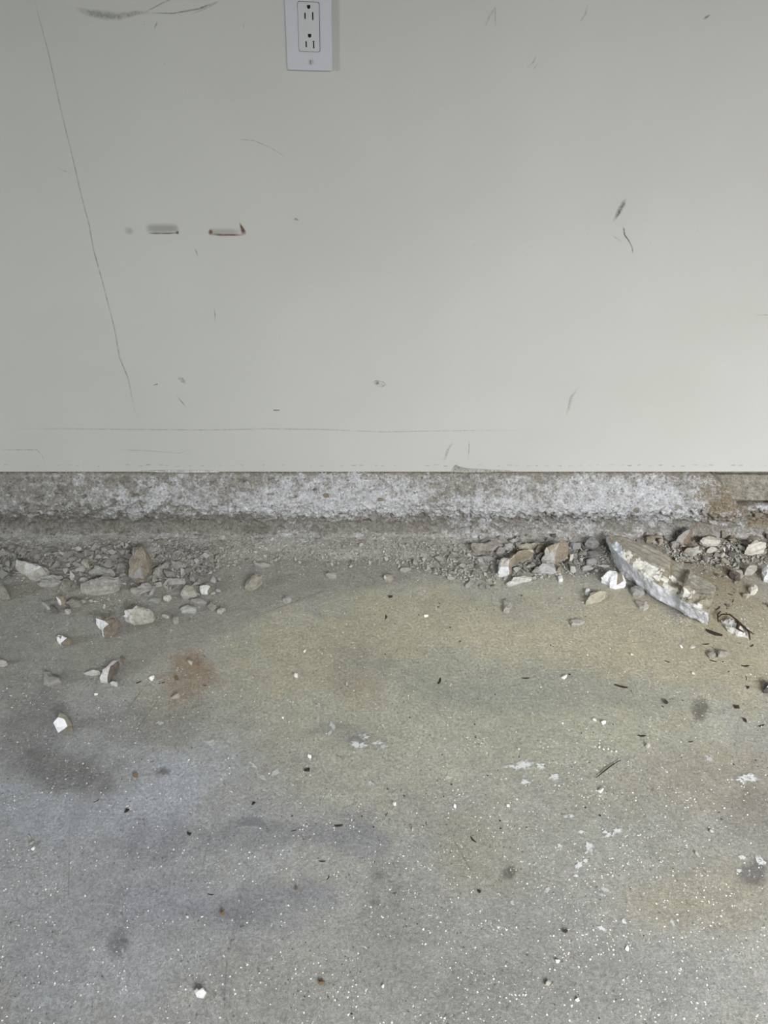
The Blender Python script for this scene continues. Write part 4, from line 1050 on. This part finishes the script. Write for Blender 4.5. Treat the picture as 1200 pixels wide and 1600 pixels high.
# ------------------------------------------------------------------ marks on the floor
fl = bpy.data.objects['floor']
def splat(cx, cy, r, seed, col=(214,215,214), cov=.95, parent=fl, el=1.0, rot=0, m=MFMARK, name='paint_spot'):
    rr = random.Random(seed); n = 18; a0 = math.radians(rot); vs = [on_z(cx, cy, .0014)]; cv = [cov]; fs = []
    for ring, (f, c_) in enumerate(((.55, cov), (1.0, 0))):
        for i in range(n):
            a = i/n*6.283; k = r*f*(.55+.9*rr.random()**1.5)
            u, v_ = math.cos(a)*k*el, math.sin(a)*k*.62
            vs.append(on_z(cx+u*math.cos(a0)-v_*math.sin(a0), cy+u*math.sin(a0)+v_*math.cos(a0), .0014)); cv.append(c_)
    for i in range(n):
        j = (i+1) % n; fs.append((0, 1+i, 1+j)); fs.append((1+i, 1+n+i, 1+n+j, 1+j))
    me = bpy.data.meshes.new(name); me.from_pydata([tuple(v) for v in vs], [], fs)
    ca = me.color_attributes.new('Col', 'FLOAT_COLOR', 'POINT'); ct = me.color_attributes.new('Cov', 'FLOAT_COLOR', 'POINT')
    for i, c_ in enumerate(cv): ca.data[i].color = (*srgb(*col), 1); ct.data[i].color = (c_, c_, c_, 1)
    return link(name, me, m, parent)
for i, (x, y, r, el, rot) in enumerate([(568,1152,9,1.2,0),(560,1164,12,1.6,10),(590,1160,8,1.3,0),(845,1197,10,1,20),(815,1195,16,1.6,-10),(867,1213,9,1.2,-10),(820,1222,8,1.2,0),
    (1170,1215,14,1.3,10),(1158,1220,7,1.6,20),(965,1298,9,1.2,0),(955,1303,7,1.8,-20),(920,1322,12,1.0,60),(908,1300,6,1,0),(905,1352,10,1.1,-30),(915,1345,7,1,0),(875,1322,7,1,60),
    (900,1368,5,1,0),(945,1300,5,1,0),(940,1452-2,8,1,30),(975,1440,7,1.1,50),(892,1275,6,1,0),(885,1276,5,1,0),(1188,1345,12,1,40),(1160,1340,8,1,0),(1155,1360,7,1,0),
    (940,1398,5,1,0),(855,1390,8,1,-40),(800,1410,6,1,50),(600,1166,7,1.6,0),(1107,1185,9,1.2,10),(885,1275,6,1.4,0),(1050,1440,6,1.4,50),(945,1390,8,1.3,30),(700,1215,7,1.2,0),
    (410,1215,8,1.6,30),(430,1208,9,1.4,-30),(330,1160,9,1.5,0),(395,1195,7,1.6,40),(520,1135,8,1.2,70),(515,1145,6,1.3,-60),(250,1130,7,1.2,0),(580,1225,7,1.2,40)]):
    splat(x, y, r, 500+i, cov=.95 if i < 25 else .6, el=el, rot=rot)
for i, (x, y, r, el, c_) in enumerate([(255,1206,13,1.5,(112,106,98)),(585,1410,9,1.2,(126,125,122)),(590,1370,10,1.3,(134,132,126)),(395,1285,16,1.8,(136,138,142)),(195,1470,9,.6,(110,112,120)),(560,1155,10,2,(140,138,132))]):
    splat(x, y, r, 700+i, col=c_, cov=.5, el=el, name='dirt_stain')
for pts, c_, cv_ in [([(345,1262,1.2),(330,1300,1),(312,1370,.8)], (128,127,122), .5), ([(385,1360,1),(372,1420,1),(355,1500,1.6),(350,1570,1.4)], (126,125,120), .5),
    ([(108,1320,1),(107,1400,1.2),(110,1420,.8)], (120,120,120), .5), ([(704,1304,1),(722,1335,1.6),(742,1370,1)], (130,126,112), .6),
    ([(195,1115,1),(235,1060,1)], (140,128,96), .6), ([(213,1142,1),(250,1090,1)], (130,122,96), .5), ([(1083,1343,1),(1110,1370,1)], (132,128,112), .5),
    ([(622,1137,1.2),(645,1118,1.2)], (140,137,122), .6), ([(700,1022,.8),(725,1038,1.2),(740,1055,.8)], (146,142,122), .5), ([(310,1010,1),(311,1130,1)], (146,136,110), .35),
    ([(613,1392,.7),(616,1385,.8),(622,1383,.8),(624,1388,.8),(618,1393,.8),(613,1390,.7)], (92,92,90), .9), ([(626,1392,.5),(660,1397,.5)], (96,96,92), .7),
    ([(490,927,1.2),(510,922,1.2),(420,955,1),(395,968,.8)], (136,132,118), .5), ([(1107,1104,.8),(1118,1122,1)], (124,112,88), .7)]:
    ribbon(pts, c_, cv_, 'scratch', fl, MCRACK, 'floor')

# ------------------------------------------------------------------ wall outlet
def plate_curve(outer, holes, th):
    """2-D outline with holes turned into a solid mesh; returned mesh lies in XY, thickness along Z"""
    cu = bpy.data.curves.new('tmp', 'CURVE'); cu.dimensions = '2D'; cu.fill_mode = 'BOTH'; cu.extrude = th/2
    for lp in [outer]+holes:
        sp_ = cu.splines.new('POLY'); sp_.points.add(len(lp)-1); sp_.use_cyclic_u = True
        for i, (x, y) in enumerate(lp): sp_.points[i].co = (x, y, 0, 1)
    ob = bpy.data.objects.new('tmp', cu); C.objects.link(ob)
    me = bpy.data.meshes.new_from_object(ob); bpy.data.objects.remove(ob); bpy.data.curves.remove(cu)
    return me
def rrect(w_, h_, r, cx=0, cy=0, n=5):
    out = []
    for qx, qy, a in ((1, 1, 0), (-1, 1, 90), (-1, -1, 180), (1, -1, 270)):
        for i in range(n+1):
            t = math.radians(a+90*i/n); out.append((cx+qx*(w_/2-r)+r*math.cos(t), cy+qy*(h_/2-r)+r*math.sin(t)))
    return out
def dhole(cx, cy, r):    # ground hole: flat top, round bottom
    return [(cx-r, cy+r*.9), (cx+r, cy+r*.9)]+[(cx+r*math.cos(math.radians(a)), cy+r*math.sin(math.radians(a))) for a in range(0, -181, -30)]
pc = on_y(483.0, 42.5, 0); pbt = on_y(486, 109.5, 0)
k1 = (on_y(520.5, 100).x-on_y(450.5, 100).x)      # plate width
ph_ = 2*(pc.z-pbt.z)
out = bpy.data.objects.new('wall_outlet', None); C.objects.link(out)
out['label'] = 'white rectangular duplex power outlet on the wall at the top of the photo'; out['category'] = 'outlet'
out.location = (pc.x, 0, pc.z); out.rotation_euler = (0, math.radians(1.3), 0)
iw = (on_y(499.3, 60).x-on_y(466.8, 60).x); ih = on_y(483, 4).z-on_y(483, 81).z
def stand(me, name, m, y, parent=out, label=None):
    o = link(name, me, m, parent, label=label); o.rotation_euler = (math.pi/2, 0, 0); o.location = (0, y, 0); return o
pl = plate_curve(rrect(k1, ph_, .003), [rrect(iw+.0012, ih+.0012, .003)], .005)
po = stand(pl, 'cover_plate', MPLAST, -.0028)
bv = po.modifiers.new('b', 'BEVEL'); bv.width = .0012; bv.segments = 3; bv.limit_method = 'ANGLE'
sc_y = ih/77.0
def L2(px, py):
    p = on_y(px, py, 0); a = math.radians(1.3); dx_, dz_ = p.x-pc.x, p.z-pc.z
    return dx_*math.cos(a)-dz_*math.sin(a), dx_*math.sin(a)+dz_*math.cos(a)
holes = []
for gx, gy, lx, ly, rx, ry in ((482.8, 11, 477.2, 24.8, 489.2, 25.2), (484.3, 55.8, 478.9, 69, 490.6, 69.5)):
    a, b = L2(gx, gy); holes.append(dhole(a, b, .0026))
    a, b = L2(lx, ly); holes.append(rrect(.0020, .0080, .0004, a, b, 1))
    a, b = L2(rx, ry); holes.append(rrect(.0020, .0100, .0004, a, b, 1))
rc = plate_curve(rrect(iw, ih, .0028), holes, .006)
rec = stand(rc, 'receptacle', MPLAST2, -.0032)
for hl in holes:
    x0 = min(p[0] for p in hl); x1 = max(p[0] for p in hl); y0 = min(p[1] for p in hl); y1 = max(p[1] for p in hl)
    bm = bmesh.new(); box(bm, x0-.0004, x1+.0004, y0-.0004, y1+.0004, -.0029, .0019); o = link('slot', bm_mesh('slot', bm), MBLACK, rec)
bm = bmesh.new(); box(bm, -iw/2-.0012, iw/2+.0012, -ih/2-.0012, ih/2+.0012, -.0026, -.0020)
stand(bm_mesh('recess_shadow', bm), 'gap_liner', MBLACK, -.003)  # black sheet standing in for the shade in the gap around the insert
for py_, sg in ((97, 1), (None, -1)):
    lx, lz = L2(485.6, 97); lz = lz if sg == 1 else -lz
    scr = plate_curve([(.0036*math.cos(t*.3927), .0036*math.sin(t*.3927)) for t in range(16)], [rrect(.0009, .0052, .0002, 0, 0, 1)], .0012)
    o = stand(scr, 'screw', MSCREW, -.0058); o.location = (lx, -.0057, lz)
    bm = bmesh.new(); box(bm, -.0005, .0005, -.0027, .0027, -.0006, .0002); link('screw_slot', bm_mesh('ss', bm), MBLACK, o)


# ------------------------------------------------------------------ every small fragment gets a label from its nearest landmark
import re
ORD = ['', 'second ', 'third ', 'fourth ', 'fifth ', 'sixth ', 'seventh ', 'eighth ', 'ninth ', 'tenth ', 'eleventh ', 'twelfth ', 'thirteenth ', 'fourteenth ', 'fifteenth ', 'sixteenth ', 'seventeenth ', 'eighteenth ', 'nineteenth ', 'twentieth ', 'twenty-first ', 'twenty-second ', 'twenty-third ', 'twenty-fourth ']
CUTS = re.compile(r',| (?:of|against|near|lying|with|left|right|in|behind|below|at|alone|between|cut|standing|on|before|just|leaning|slanting|lowest|highest|beside|tucked|under|touching|above|tangled|speckled|until|late|level|number|directly|tilted|first|the) ')
land, small = [], []
for o in C.objects:
    if o.parent or 'label' not in o or o.get('kind'): continue
    if o.get('group') and o.name.split('.')[0] in ('concrete_fragment', 'pebble'): small.append(o)
    elif o.name.split('.')[0] in ('concrete_chunk', 'concrete_slab') or o.name.split('.')[0] == 'pebble': land.append(o)
shorts = {}
for o in land: shorts.setdefault(CUTS.split(o['label'])[0].strip(), []).append(o)
uniq = [(k, v[0]) for k, v in shorts.items() if len(v) == 1 and len(k.split()) <= 7 and len(k.split()) > 1]
cells = {}
for o in small:
    if o['group'].startswith('row of'): continue
    k, a = min(uniq, key=lambda t: (t[1].location-o.location).length)
    d = o.location-a.location; ang = math.degrees(math.atan2(d.y, d.x)) % 360
    side = ['right of', 'behind and right of', 'behind', 'behind and left of', 'left of', 'in front left of', 'in front of', 'in front right of'][int((ang+22.5)//45) % 8]
    cells.setdefault((side, k, o.name.split('.')[0]), []).append((d.length, o))
for (side, k, nm), L_ in cells.items():
    L_.sort(key=lambda t: t[0])
    for i, (d, o) in enumerate(L_):
        what = {'concrete_fragment': 'small concrete fragment', 'pebble': 'tiny dark crumb' if 'dark' in o['group'] else 'tiny pale pebble'}[nm]
        o['label'] = f"{what}, {ORD[min(i, 23)]}nearest one {side} the {k}"
